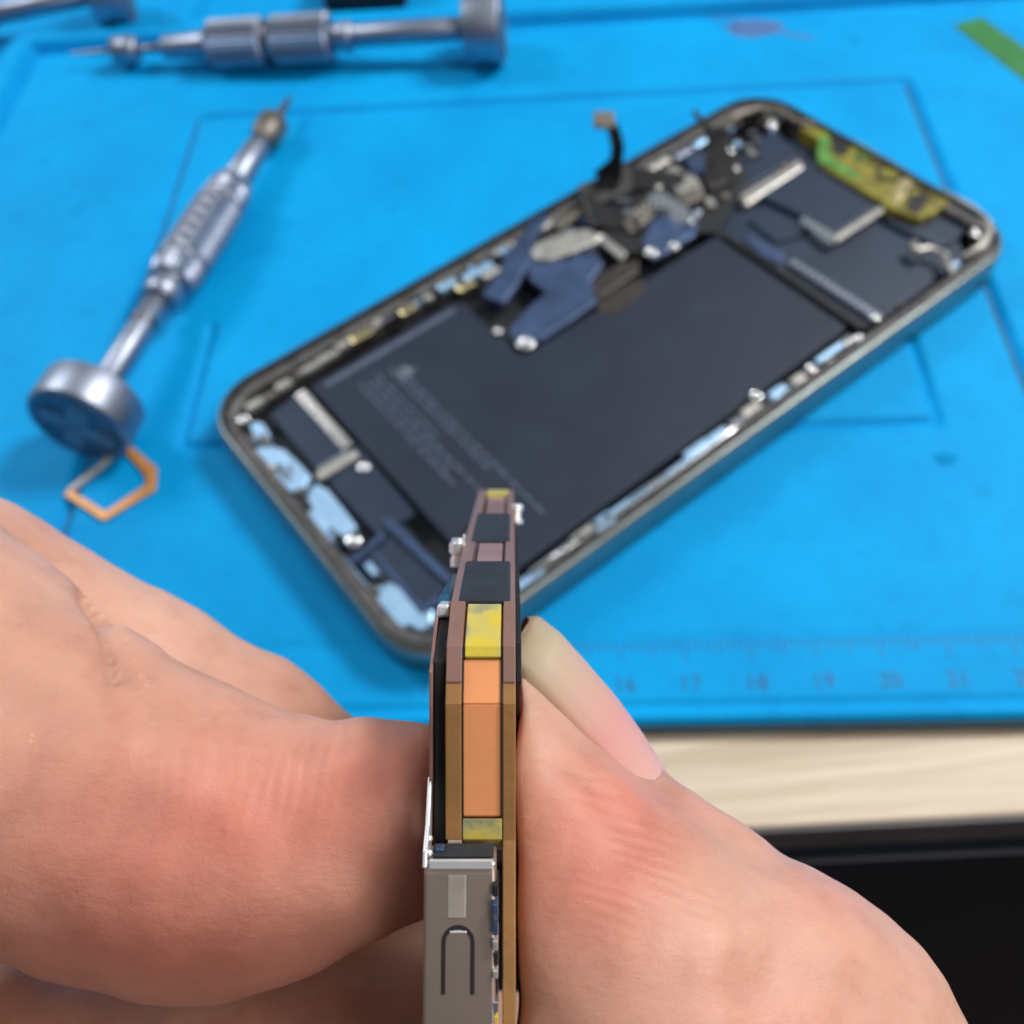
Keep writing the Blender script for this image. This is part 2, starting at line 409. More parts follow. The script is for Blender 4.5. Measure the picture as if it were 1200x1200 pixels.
# ------------------------------------------------------------------ screwdrivers
def driver(name, label, p_cap, zc, p_tip, zt, prof, group, capR, capL, dimples=None):
    """prof: list of (part, material, bevelable, [(px,py,r_cm)...]); pixel positions are dropped onto the tool's axis"""
    a = PX(*p_cap, zc); b = PX(*p_tip, zt); ax = b-a; L = np.linalg.norm(ax); ax = ax/L
    root = thing(name, label, 'screwdriver', (a[0], a[1], 0), group)
    def t(px, py):
        # closest point of the viewing ray to the axis
        d = CR*(px-600)/F-CU*(py-600)/F+fw
        w0 = a-CO; A = ax@ax; B = ax@d; Cc = d@d; D = ax@w0; E = d@w0
        return (B*E-Cc*D)/(A*Cc-B*B)
    # cap
    mb = MB(); mb.lathe(a, ax, [(0.02, capR-.10), (0, capR-.075), (.0, capR-.04), (.035, capR-.005), (.05, capR), (capL-.05, capR), (capL-.035, capR-.005), (capL, capR-.04), (capL+.01, .3)], 56)
    cap = mb.build('swivel_cap', M['metal'], root, .0, smooth=False)
    for p in cap.data.polygons: p.use_smooth = len(p.vertices) == 4
    mb = MB(); mb.lathe(a-ax*.012, ax, [(0, capR-.12), (.03, capR-.1)], 48); f = mb.build('cap_face', M['capface'], cap)
    # pressed cross pattern on the cap face
    t3 = np.array([0, 0, 1.0]); e1 = np.cross(ax, t3); e1 /= np.linalg.norm(e1); e2 = np.cross(ax, e1)
    FR = frame(a-ax*.03, e1, e2, ax)
    mb = MB(FR)
    for k in range(4):
        a_ = math.pi/2*k+.5; c_ = (.40*capR*math.cos(a_), .40*capR*math.sin(a_))
        mb.prism(blob(c_, .36*capR, .22*capR, a_, 20, 0), -.004, .0)
    mb.build('cap_logo', M['caplogo'], cap, .0)
    for part, mat, rip, pts in prof:
        pr = [(t(x, y), r) for x, y, r in pts]
        # relative bevel
        pp = []
        for i, (tt, r) in enumerate(pr): pp.append((tt, r))
        mb = MB(); mb.lathe(a, ax, [(pp[0][0], pp[0][1]*.93)]+[(pp[0][0]+.02*(1 if pp[-1][0] > pp[0][0] else -1), pp[0][1])]+pp[1:-1]+[(pp[-1][0]-.02*(1 if pp[-1][0] > pp[0][0] else -1), pp[-1][1])]+[(pp[-1][0], pp[-1][1]*.93)], 72 if rip else 40, -.05 if rip else 0)
        ob = mb.build(part, mat, root, smooth=False)
        for p in ob.data.polygons: p.use_smooth = (len(p.vertices) == 4 and not rip)
    if dimples:
        for (q, w_) in dimples:
            tt = t(*q); up_ = -fw+ax*(fw@ax); up_ /= np.linalg.norm(up_)
            mb = MB(); mb.lathe(a+ax*tt+up_*(w_-.03), up_, [(0, .085), (.045, .085), (.05, .07), (.03, .05)], 18); mb.build('dimple', M['metal_dark'], root)
    return root
G = 'steel precision screwdrivers lying on the mat'
dots = lambda p, q, n: [(p[0]+(q[0]-p[0])*i/(n-1), p[1]+(q[1]-p[1])*i/(n-1)) for i in range(n)]
d2 = driver('precision_screwdriver', 'steel precision screwdriver lying left of the phone with its cap beside the orange bracket',
       (90, 500), .93, (341, 113), .42,
       [('shaft', M['metal'], 0, [(118, 455, .25), (190, 345, .25)]),
        ('collar', M['metal'], 0, [(184, 352, .36), (193, 340, .40), (196, 335, .33), (203, 325, .33), (206, 320, .46), (209, 315, .46)]),
        ('ring', M['metal_dark'], 0, [(213, 312, .47), (216, 307, .47)]), ('ring', M['metal_dark'], 0, [(257, 241, .46), (259, 238, .46)]),
        ('ring', M['metal_dark'], 0, [(168, 381, .28), (171, 376, .28)]),
        ('grip', M['metal'], 1, [(200, 330, .44), (206, 321, .51), (213, 312, .51), (215, 309, .45), (218, 305, .52), (255, 244, .52), (257, 241, .44), (261, 236, .49), (264, 231, .44), (267, 226, .48), (273, 216, .42)]),
        ('neck', M['metal'], 0, [(272, 217, .33), (300, 174, .27), (308, 162, .18)]),
        ('chuck', M['brass'], 0, [(306, 166, .26), (312, 156, .36), (320, 144, .36), (324, 137, .2)]),
        ('bit', M['metal_dark'], 0, [(322, 141, .10), (334, 122, .085), (341, 112, .03)])],
       G, .93, .78, [((222, 299), .52), ((229, 287), .52), ((236, 275), .52), ((243, 263), .52), ((250, 251), .52)])
# knurl dimples on the grip of the near screwdriver are separate shallow rings
d1 = driver('precision_screwdriver', 'steel precision screwdriver with two knurled grips lying across the top of the mat',
       (589, 31), .87, (80, 63), .40,
       [('shaft', M['metal'], 0, [(560, 33, .27), (410, 40, .27)]),
        ('collar', M['metal'], 0, [(414, 40, .30), (410, 40, .36), (402, 41, .36), (398, 41, .3), (388, 41, .36)]),
        ('grip', M['metal'], 1, [(388, 42, .55), (385, 42, .60), (350, 43, .60), (323, 45, .60), (320, 45, .56)]),
        ('grip_spacer', M['metal_dark'], 0, [(322, 45, .46), (309, 46, .46)]),
        ('grip', M['metal'], 1, [(311, 46, .56), (307, 46, .60), (280, 48, .60), (250, 49, .60), (246, 50, .5)]),
        ('neck', M['metal'], 0, [(247, 50, .36), (240, 50, .34), (194, 53, .28), (186, 53, .14)]),
        ('bit_holder', M['metal_dark'], 0, [(188, 53, .11), (158, 55, .09)]),
        ('chuck', M['metal'], 0, [(162, 56, .26), (157, 56, .34), (135, 57, .34), (132, 57, .2)]),
        ('bit', M['metal_dark'], 0, [(134, 57, .07), (100, 60, .05), (82, 62, .02)])],
       G, .87, .92)
d3 = driver('precision_screwdriver', 'steel precision screwdriver at the far left mat corner, only cap and shaft in view',
       (146, -14), .87, (-330, 80), .40,
       [('shaft', M['metal'], 0, [(110, -5, .27), (-10, 20, .27)]),
        ('collar', M['metal'], 0, [(-6, 20, .36), (-22, 24, .36)]),
        ('grip', M['metal'], 1, [(-22, 24, .58), (-25, 24, .60), (-110, 42, .60), (-113, 42, .56)]),
        ('neck', M['metal'], 0, [(-112, 42, .35), (-180, 56, .2)]),
        ('chuck', M['brass'], 0, [(-200, 58, .3), (-225, 62, .34), (-228, 63, .2)]),
        ('bit', M['metal_dark'], 0, [(-228, 63, .08), (-320, 80, .03)])],
       G, .87, .9)

# black block at the far edge
c = PX(426, -4, 0)
bl = thing('black_case', 'small black case standing behind the top screwdriver at the far edge', 'case', (c[0], c[1]+.6, 0))
a_, b_ = PM(381, 15), PM(478, 10)
mb = MB(MAT); mb.box((a_[0], a_[1], -.02), (b_[0], a_[1]+3.4, 1.0)); mb.build('case_body', M['black'], bl, .15, 3)
mb = MB(MAT); mb.box((a_[0]+.1, a_[1]+.12, 1.01), (b_[0]-.1, a_[1]+3.2, 1.12)); mb.build('lid', M['flex'], bl, .06, 3)

# ------------------------------------------------------------------ orange bracket
OZ = .06
path = [(80, 579), (124, 607), (178, 573), (178, 554), (155, 532), (130, 512)]
wd = [9, 12, 14, 15, 11, 9]
br = thing('open_bracket', 'small thin orange open frame part under the cap of the slanting screwdriver', 'bracket', (*PX(125, 570, 0)[:2], 0))
def ribbon(pts, wd, z0, z1, cols, name, parent):
    L = []; R = []
    P = [np.array(PM(x, y, 0)) for x, y in pts]
    for i, p in enumerate(P):
        d = P[min(i+1, len(P)-1)]-P[max(i-1, 0)]; d /= np.linalg.norm(d); n = np.array([-d[1], d[0]])
        w = wd[i]/62/2
        L.append(p+n*w); R.append(p-n*w)
    mb = MB(MAT); mb.prism([tuple(q) for q in L]+[tuple(q) for q in R[::-1]], z0, z1)
    return mb.build(name, cols, parent, .012, 1)
ribbon(path, wd, .008, .075, M['orange'], 'rail', br)
ribbon([(82, 577), (117, 550), (132, 536)], [7, 8, 8], .008, .07, M['pale'], 'pale_rail', br)

# ------------------------------------------------------------------ phone
ph = thing('opened_phone', 'opened grey smartphone lying on the blue mat with its battery and circuit parts exposed', 'smartphone', PHONE[:3, 3])
HL, HW = 7.335, 3.575
def rrect(hl, hw, r, n=12):
    P = []
    for cx, cy, a0 in ((hl-r, hw-r, 0), (-hl+r, hw-r, 90), (-hl+r, -hw+r, 180), (hl-r, -hw+r, 270)):
        for k in range(n+1):
            a = math.radians(a0+90*k/n); P.append((cx+r*math.cos(a), cy+r*math.sin(a)))
    return P
def ring(prof, R=1.12):
    mb = MB(PHONE); n = None; P = []
    for off, z in prof:
        pts = rrect(HL-off, HW-off, max(.2, R-off)); n = len(pts)
        P += [(x, y, z) for x, y in pts]
    k = len(prof); Fc = []
    for i in range(k):
        j = (i+1) % k
        for q in range(n):
            q2 = (q+1) % n; Fc.append((i*n+q, i*n+q2, j*n+q2, j*n+q))
    mb.add(P, Fc); return mb
o = ring([(.03, .03), (0, .07), (0, .62), (.02, .68), (.06, .725), (.085, .735), (.15, .735), (.15, .2), (.10, .03)]).build('frame', M['frame'], ph, smooth=True)
for p in o.data.polygons: p.use_smooth = True
md = o.modifiers.new('es', 'EDGE_SPLIT'); md.split_angle = math.radians(50)
ring([(.085, .737), (.09, .745), (.15, .744), (.15, .55), (.12, .55)]).build('rim_gasket', M['frame_lip'], ph)
ring([(.168, .60), (.168, .655), (.30, .65), (.36, .60), (.36, .16), (.2, .16)]).build('inner_ledge', M['ledge'], ph)
mb = MB(PHONE); mb.prism(rrect(HL-.04, HW-.04, 1.08), .05, .14); mb.build('back_glass', M['tray_floor'], ph)
def pp(pts, z): return [PL(x, y, z) for x, y in pts]
def part(name, px, z0, z1, mat, bevel=.02, parent=None, label=None, seg=2):
    mb = MB(PHONE); mb.prism(pp(px, z1), z0, z1); return mb.build(name, mat, parent or ph, bevel, seg, label=label)
def lpart(name, poly, z0, z1, mat, bevel=.02, parent=None, label=None):
    mb = MB(PHONE); mb.prism(poly, z0, z1); return mb.build(name, mat, parent or ph, bevel, 2, label=label)
def lbox(name, u0, u1, v0, v1, z0, z1, mat, bevel=.02, parent=None, label=None):
    mb = MB(PHONE); mb.box((u0, v0, z0), (u1, v1, z1)); return mb.build(name, mat, parent or ph, bevel, 2, label=label)
# battery: L-shaped, two cells
bat = lpart('battery', [(-5.42, 2.72), (-2.1, 2.72), (-1.95, 2.6), (-1.95, .8), (-1.85, .68), (3.05, .68), (3.12, .6), (3.12, -2.72), (3.05, -2.8), (-5.35, -2.95), (-5.45, -2.85)], .15, .50, M['battery'], .05)
# printing on the battery
mb = MB(PHONE)
for row in range(6):
    u = -4.7+row*.135+(.12 if row > 3 else 0); v = 2.1-.05*(row % 3)
    end = (-.9, -.6, -1.3, .2, -.9, -2.4, -2.2, -1.6, -.4)[row]
    while v > end:
        w = random.uniform(.08, .32); mb.box((u-.026, v-w, .503), (u+.026, v, .506)); v -= w+random.uniform(.04, .09)
mb.build('battery_print', M['grayprint'], bat)
c = PL(475, 437, .5); mb = MB(PHONE)
sh = []
for k in range(30):                       # small rounded fruit-like emblem with a bite
    a = 2*math.pi*k/30; r_ = .15*(1-.10*math.cos(2*a))
    x, y = r_*math.cos(a), r_*math.sin(a)
    dd = math.hypot(x-.02, y+.19)
    if dd < .085: y = -.19+ (y+.19)/max(dd, 1e-3)*.085; x = .02+(x-.02)/max(dd, 1e-3)*.085
    sh.append((c[0]+x, c[1]+y))
mb.prism(sh, .5025, .506); mb.prism(blob((c[0]+.20, c[1]-.03), .05, .02, .5, 10), .5025, .506)
mb.build('battery_emblem', M['emblem'], bat)
lbox('seam_tape', -5.2, -2.2, 2.45, 2.58, .503, .512, M['grayprint'], 0, bat)
# bottom assembly
tap = lpart('vibration_motor', [(-6.35, 2.62), (-5.72, 2.72), (-5.66, .95), (-5.70, -.95), (-6.30, -.95), (-6.35, .9)], .15, .50, M['graph'], .04)
mb = MB(PHONE)
for k in range(14):
    v = .99+k*.123; mb.box((-5.79, v, .50), (-5.57, v+.055, .575))
mb.build('ribbed_strip', M['metal_bright'], tap, .008, 1, label='ridged pale strip along the motor')
part('bar_clip', [(369, 555), (374, 562), (421, 534), (415, 526)], .5, .60, M['clip'], .02, label='pale metal bar clip')
part('bar_clip', [(371, 548), (374, 552), (408, 532), (404, 528)], .56, .61, M['metal_bright'], .01)
part('bracket_plate', [(292, 498), (300, 493), (309, 496), (316, 508), (312, 521), (303, 518)], .3, .58, M['plate'], .03)
part('bracket_plate', [(294, 530), (302, 523), (316, 521), (334, 527), (350, 542), (364, 557), (357, 571), (347, 576), (318, 575), (300, 556)], .3, .56, M['plate'], .03)
part('bracket_plate', [(361, 578), (369, 566), (384, 573), (402, 595), (418, 616), (408, 626), (378, 641), (365, 636), (346, 608)], .3, .56, M['plate'], .03)
part('bracket_plate', [(389, 656), (393, 650), (401, 649), (408, 657), (436, 690), (446, 683), (456, 681), (468, 688), (493, 719), (508, 713), (507, 729), (492, 739), (477, 731), (463, 741), (448, 734), (440, 722), (415, 694), (391, 666)], .3, .60, M['plate'], .035)
part('charge_port', [(340, 590), (352, 575), (366, 592), (352, 606)], .2, .62, M['black'], .02)
part('speaker', [(411, 655), (456, 617), (470, 609), (524, 680), (522, 690), (492, 716)], .15, .47, M['graph'], .04)
part('speaker_rim', [(447, 612), (455, 604), (530, 676), (524, 684)], .3, .56, M['foil'], .02, label='pale blue raised rim')
part('speaker_rim', [(408, 655), (413, 660), (452, 629), (447, 622)], .3, .54, M['foil'], .02)
part('speaker_rim', [(433, 645), (437, 641), (494, 708), (489, 712)], .45, .505, M['foil'], .01)
part('speaker_rim', [(489, 713), (496, 719), (518, 704), (512, 696)], .45, .54, M['foil'], .02)
lpart('lower_film', [(-6.30, -.98), (-5.55, -.98), (-5.5, .9), (-6.2, .9)], .501, .51, M['graph'], 0)
def screw(x, y, rpx, z, mat=None, name='screw'):
    u, v = PL(x, y, z); mb = MB(PHONE)
    r = rpx/70
    mb.lathe((u, v, z-.12), (0, 0, 1), [(0, r*.9), (.10, r), (.12, r*.8), (.11, r*.35), (.08, r*.3)], 20)
    o = mb.build(name, mat or M['metal_bright'], ph)
    for p in o.data.polygons: p.use_smooth = len(p.vertices) == 4
for x, y, r, z in ((414, 632, 10, .62), (426, 546, 8, .58), (480, 750, 11, .62), (285, 490, 8, .6), (289, 514, 6, .6), (294, 546, 6, .6), (616, 400, 13, .62), (583, 387, 6, .58), (763, 294, 10, .64), (790, 287, 8, .64),
                   (1026, 371, 6, .6), (1008, 396, 7, .62), (950, 431, 7, .64), (886, 462, 8, .64), (1112, 308, 6, .6), (1150, 262, 6, .62), (1143, 272, 7, .62), (905, 145, 9, .62), (855, 175, 8, .62), (862, 196, 6, .6)):
    screw(x, y, r, z)
# rails full of grounding clips
def rail_clip(x, y, lw, ww, z, mat, nm='grounding_clip', rot=0):
    u, v = PL(x, y, z); mb = MB(PHONE)
    mb.obox((u, v), rot, (lw/57/2, ww/57/2), z-.14, z)
    mb.build(nm, mat, ph, .025, 2)
for x, y, lw, ww, mt in ((423, 392, 26, 11, 'gold'), (403, 402, 14, 8, 'clip'), (478, 362, 20, 9, 'gold'), (502, 347, 11, 7, 'clip'), (524, 332, 24, 10, 'plate'), (384, 416, 26, 8, 'clip'), (365, 428, 22, 8, 'clip'),
                         (350, 437, 12, 9, 'brass'), (332, 449, 18, 9, 'clip'), (316, 462, 16, 8, 'brass'), (298, 472, 20, 9, 'clip'), (560, 316, 40, 10, 'plate'), (545, 333, 22, 12, 'gold'), (575, 318, 22, 10, 'clip'),
                         (590, 290, 30, 7, 'clip'), (640, 262, 36, 9, 'clip'), (680, 240, 40, 9, 'metal'), (700, 226, 22, 8, 'clip'), (770, 192, 40, 9, 'clip'), (800, 178, 30, 10, 'metal'), (822, 165, 26, 9, 'plate'), (455, 372, 18, 6, 'metal_dark'), (440, 380, 10, 6, 'clip')):
    rail_clip(x, y, lw, ww, .66, M[mt])
for x, y, lw, ww, mt in ((645, 655, 44, 7, 'clip'), (664, 640, 40, 7, 'metal_bright'), (686, 622, 30, 8, 'clip'), (706, 611, 24, 13, 'plate'), (735, 588, 60, 6, 'plate'), (760, 570, 50, 5, 'metal_bright'), (790, 550, 44, 6, 'plate'), (817, 525, 30, 10, 'plate'), (842, 508, 24, 9, 'plate'),
                         (862, 492, 18, 8, 'metal_dark'), (880, 478, 24, 9, 'clip'), (912, 458, 22, 10, 'plate'), (935, 443, 18, 9, 'clip'), (972, 412, 40, 6, 'plate'), (993, 398, 16, 9, 'metal_bright'), (620, 677, 30, 8, 'plate')):
    rail_clip(x, y, lw, ww, .69, M[mt])
mb = MB(PHONE)   # long wire along the lower rail
mb.tube([(*PL(x, y, .72), .72) for x, y in ((622, 672), (680, 632), (740, 590), (800, 548), (850, 510), (905, 470))], .035, 8)
mb.build('antenna_wire', M['metal_bright'], ph, smooth=True)
# random small parts on the ledges
def ledge_bits(n, fu, seed, z=.64):
    rr = random.Random(seed)
    for i in range(n):
        u, v, a = fu(rr)
        mb = MB(PHONE); mb.obox((u, v), a, (rr.uniform(.04, .14), rr.uniform(.03, .07)), z-.15, z+rr.uniform(0, .05))
        mb.build('small_component', rr.choice([M['clip'], M['metal_dark'], M['brass'], M['plate'], M['black'], M['ledge']]), ph, .015, 1)
ledge_bits(18, lambda r: (r.uniform(-6.4, 5.5), 3.15+r.uniform(-.1, .1), 0), 3)
ledge_bits(14, lambda r: (r.uniform(-4.5, 6.2), -3.18+r.uniform(-.08, .1), 0), 4)
ledge_bits(6, lambda r: (6.98+r.uniform(-.12, .08), r.uniform(-2.2, 2.6), math.pi/2), 8)
ledge_bits(16, lambda r: (r.uniform(5.5, 6.8), r.uniform(1.9, 3.0), r.uniform(0, 3)), 11, .58)
ledge_bits(12, lambda r: (r.uniform(-6.95, -6.7), r.uniform(-2.5, 2.6), math.pi/2), 9)
# centre flexes
def z4(pts): return [(500+x/3.333, 80+y/3.333) for x, y in pts]
part('foil_shield', z4([(395, 690), (440, 730), (650, 700), (690, 760), (640, 830), (665, 910), (560, 985), (445, 1058), (345, 1070), (325, 1010), (400, 930), (470, 870), (400, 820)]), .4, .60, M['foil'], .03, label='blue grey foil shield')
part('foil_shield', z4([(375, 640), (430, 690), (400, 760), (350, 850), (300, 915), (215, 885), (280, 790), (320, 700)]), .45, .63, M['foil'], .03)
part('foil_tab', z4([(370, 655), (390, 600), (450, 565), (480, 580), (440, 640), (400, 690)]), .6, .68, M['foil'], .015)
part('contact_shield', z4([(405, 715), (430, 680), (540, 640), (620, 625), (690, 650), (660, 680), (560, 720), (480, 745), (430, 745)]), .5, .69, M['clip'], .03, label='pale metal contact shield')
part('cross_strip', z4([(660, 660), (690, 650), (780, 720), (760, 745)]), .6, .66, M['clip'], .01)
part('connector', z4([(640, 830), (760, 755), (830, 745), (830, 790), (700, 880), (665, 900)]), .45, .60, M['amber'], .03, label='brown flex connector')
part('flex_cable', z4([(655, 900), (700, 880), (840, 820), (860, 870), (740, 960), (680, 960)]), .45, .512, M['amber'], .0)
part('flex_cable', z4([(600, 560), (740, 430), (850, 380), (1150, 200), (1260, 420), (1130, 640), (1010, 640), (860, 720), (760, 720), (660, 620)]), .3, .52, M['flex'], .03)
part('contact_shield', z4([(750, 590), (850, 520), (900, 560), (800, 640)]), .5, .62, M['brass'], .03)
part('contact_shield', z4([(870, 440), (960, 375), (1060, 430), (1080, 480), (1000, 520), (960, 440), (900, 470)]), .5, .66, M['clip'], .03)
part('contact_shield', z4([(860, 490), (920, 475), (1020, 540), (1040, 600), (990, 600), (940, 550), (880, 540)]), .5, .70, M['metal_bright'], .03)
part('contact_shield', z4([(480, 600), (560, 540), (690, 460), (700, 490), (600, 560), (520, 630)]), .5, .66, M['brass'], .02)
part('foil_shield', z4([(840, 680), (880, 590), (960, 560), (1060, 600), (1050, 650), (990, 680), (940, 720), (880, 745)]), .45, .60, M['foil'], .03)
part('contact_shield', z4([(970, 490), (1060, 460), (1090, 500), (1010, 530)]), .5, .69, M['brass'], .02)
part('foil_shield', z4([(1010, 340), (1080, 330), (1090, 400), (1040, 420)]), .5, .66, M['foil'], .02)
part('connector', z4([(1080, 420), (1150, 390), (1180, 440), (1110, 470)]), .5, .66, M['amber'], .02)
for (x, y) in ((920, 100+95), (760, 235), (745, 262), (690, 285), (735, 250), (800, 232), (815, 250), (832, 236), (812, 222), (842, 212), (850, 228), (790, 250)):
    rail_clip(x, y, random.uniform(8, 20), random.uniform(6, 10), .62, M[random.choice(['clip', 'metal', 'brass', 'amber'])], 'small_connector', random.uniform(0, 1.5))
rq = random.Random(21)
for i in range(44):
    t_ = rq.random(); x = 640+t_*190+rq.uniform(-14, 14); y = 290-t_*105+rq.uniform(-26, 30)
    z = .60+rq.uniform(.0, .09)
    u, v = PL(x, y, z); mb = MB(PHONE); mb.obox((u, v), rq.choice([0, 0, math.pi/4, rq.uniform(0, 3)]), (rq.uniform(.04, .17), rq.uniform(.025, .08)), z-.15, z)
    mb.build('small_connector', M[rq.choice(['clip', 'metal', 'flex', 'flex', 'black', 'amber', 'metal_dark', 'foil', 'black'])], ph, .015, 1)
# flexes standing up over the frame
def strap(pts, w, mat, name, thick=.03):
    """pts in world cm; ribbon of width w facing the camera side"""
    mb = MB(); n = len(pts); P = []
    for i, p in enumerate(pts):
        p = np.asarray(p); d = np.asarray(pts[min(i+1, n-1)])-np.asarray(pts[max(i-1, 0)]); d = d/np.linalg.norm(d)
        s = np.cross(d, fw); s /= np.linalg.norm(s); nn = np.cross(d, s)
        ww = w[i] if hasattr(w, '__len__') else w
        for a, b in ((-1, -1), (1, -1), (1, 1), (-1, 1)): P.append(p+s*ww/2*a+nn*thick/2*b)
    Fc = [(0, 1, 2, 3), tuple(4*(n-1)+k for k in (3, 2, 1, 0))]
    for i in range(n-1):
        for k in range(4): Fc.append((4*i+k, 4*i+(k+1) % 4, 4*i+4+(k+1) % 4, 4*i+4+k))
    mb.add(P, Fc); return mb.build(name, mat, ph, .01, 1)
fx = strap([PX(740, 212, .62), PX(716, 214, .78), PX(712, 205, 1.0), PX(722, 190, 1.3), PX(724, 172, 1.7), PX(719, 152, 2.1), PX(712, 141, 2.3)], [.8, .8, .6, .30, .28, .26, .24], M['flex'], 'flex_cable')
c = PX(708, 141, 2.3); mb = MB(frame(c, CR, CU, fw)); mb.box((-.21, -.17, -.05), (.2, .17, .05)); mb.build('flex_connector', M['brass'], ph, .03)
strap([PX(850, 215, .6), PX(848, 190, .9), PX(840, 168, 1.2), PX(828, 150, 1.5), PX(812, 129, 1.8)], [.5, .44, .34, .2, .08], M['flex'], 'flex_cable')
strap([PX(730, 262, .62), PX(700, 250, .72), PX(690, 228, .80), PX(740, 208, .74), PX(800, 215, .68)], [.4, .5, .6, .5, .4], M['flex'], 'flex_cable')
# camera / logic bay
def z5(pts): return [(820+x/3.158, 80+y/3.158) for x, y in pts]
lpart('bay_cover', [(3.25, 2.3), (3.25, -3.0), (6.4, -3.0), (6.85, -2.4), (6.85, 1.9), (5.4, 2.9), (4.2, 2.7)], .15, .36, M['graph'], .03)
part('chip_shield', z5([(225, 470), (425, 330), (690, 490), (500, 615), (370, 540)]), .36, .56, M['graph'], .03, label='square dark shield plate')
part('shield_edge', z5([(148, 470), (172, 505), (385, 365), (370, 335)]), .4, .58, M['clip'], .03, label='pale metal edge strip')
part('shield_edge', z5([(370, 560), (385, 545), (500, 608), (500, 645), (480, 645)]), .4, .60, M['metal_bright'], .02)
part('shield_edge', z5([(500, 620), (505, 640), (690, 520), (685, 500)]), .45, .57, M['clip'], .01)
part('bay_film', z5([(200, 250), (290, 230), (360, 330), (150, 460), (110, 380)]), .3, .46, M['graph'], .03)
part('bay_film', z5([(240, 490), (370, 555), (380, 610), (280, 640), (180, 560)]), .36, .44, M['graph'], .02)
part('bay_film', z5([(680, 560), (880, 660), (930, 640), (1010, 580), (900, 520), (730, 520)]), .3, .47, M['graph'], .03)
part('connector', z5([(160, 630), (190, 610), (320, 685), (295, 725), (230, 690)]), .4, .58, M['foil'], .03, label='blue grey connector')
mb = MB(PHONE)
p0, p1 = np.array(PL(*z5([(345, 722)])[0], .52)), np.array(PL(*z5([(655, 922)])[0], .52))
for k in range(15):
    c = p0+(p1-p0)*k/14; mb.obox(c, math.atan2(*(p1-p0)[::-1]), (.042, .09), .40, .56)
mb.build('ribbed_strip', M['metal'], ph, .01, 1, label='ridged pale strip beside the battery')
lbox('partition', 3.22, 3.36, -3.0, .6, .15, .52, M['black'], .02)
mb = MB(PHONE); mb.tube([(*PL(*q, .6), .6) for q in z5([(785, 650), (810, 680), (850, 665), (900, 685), (920, 700)])], [.11, .1, .06, .05, .05], 10); mb.build('coaxial_lead', M['clip'], ph, smooth=True)
mb = MB(PHONE); mb.tube([(*PL(*q, .58), .6) for q in z5([(900, 710), (925, 740), (935, 765)])], .06, 10); mb.build('coaxial_lead', M['clip'], ph, smooth=True)
# bright curved rail in the far right corner
mb = MB(PHONE); mb.tube([(*PL(*q, .66), .66) for q in z5([(850, 440), (940, 480), (1010, 520), (1065, 570), (1075, 610), (1040, 660), (980, 700)])], [.06, .07, .08, .09, .09, .08, .06], 10); mb.build('corner_rail', M['clip'], ph, smooth=True)
mb = MB(PHONE); mb.tube([(*PL(*q, .66), .66) for q in z5([(80, 230), (140, 175), (220, 150), (300, 160), (360, 200), (440, 215)])], [.08, .1, .12, .1, .08, .05], 10); mb.build('corner_rail', M['brass'], ph, smooth=True)
cam_m = part('sensor_module', z5([(370, 218), (450, 206), (600, 276), (780, 380), (855, 452), (940, 494), (820, 556), (720, 524), (560, 425), (440, 350), (440, 265)]), .3, .665, M['yellowtape'], .03, label='yellow green sensor strip')
part('sensor_bezel', z5([(440, 250), (475, 240), (490, 325), (590, 390), (580, 412), (438, 345)]), .5, .69, M['green'], .02, cam_m)
part('sensor_bezel', z5([(475, 235), (500, 232), (560, 275), (545, 320), (500, 315)]), .5, .685, M['black'], .02, cam_m)
for x, y, r, m_ in ((700, 395, 34, 'black'), (593, 335, 20, 'green'), (530, 290, 20, 'black'), (640, 350, 16, 'black'), (800, 470, 26, 'black'), (860, 480, 14, 'amber')):
    u, v = PL(820+x/3.158, 80+y/3.158, .62); r = r/3.158/50
    mb = MB(PHONE); mb.lathe((u, v, .61), (0, 0, 1), [(0, r*1.3), (.09, r*1.3), (.09, r), (.05, r*.9)], 24); mb.build('lens', M[m_], cam_m)
part('sensor_cover', z5([(775, 480), (825, 455), (840, 500), (805, 540), (760, 515)]), .5, .685, M['black'], .02, cam_m)
part('sensor_cover', z5([(740, 410), (780, 400), (790, 440), (730, 500), (700, 480)]), .5, .69, M['gold'], .02, cam_m)
part('foam_pad', z5([(850, 470), (930, 490), (860, 540), (820, 545)]), .5, .68, M['yellowtape'], .02, cam_m)

# ------------------------------------------------------------------ logic board held edge-on (camera-aligned frame)
def zy(y, d): return (d, (600-y)/F*d)
org = xf(CAM, [PC(575, 1100, 4.2)])[0]
bd = thing('circuit_board', 'small stacked copper-edged circuit board held upright on edge between two fingertips', 'circuit board', org)
TOP = [(4.2, -.405), (4.85, -.268), (5.7, -.125), (6.7, .02), (7.75, .175)]
def outline(low, back):                    # front contour of the sandwich
    return [low, (3.87, zy(985, 3.87)[1]), (3.85, zy(825, 3.85)[1]), (3.93, zy(755, 3.93)[1])] + TOP + back
back = [(7.8, -.2), (7.5, -2.2), (5.5, -3.1)]
def inset(poly, d):
    return [(p[0]+(d if i < 4 else 0), p[1]-(d if i >= 3 else 0)) for i, p in enumerate(poly)]
o = (MB(CAM)).prism_x(outline((3.62, -2.95), back), -.0385, .0150).build('circuit_layer', M['pcb'], bd, .006, 2)
o = (MB(CAM)).prism_x([(3.87, zy(985, 3.87)[1]), (3.85, zy(825, 3.85)[1]), (3.93, zy(755, 3.93)[1])]+TOP+[(7.7, .1), (6.6, -.5), (5.2, -1.2), (4.3, -1.35)], -.272, -.205).build('circuit_layer', M['pcb'], bd, .006, 2)
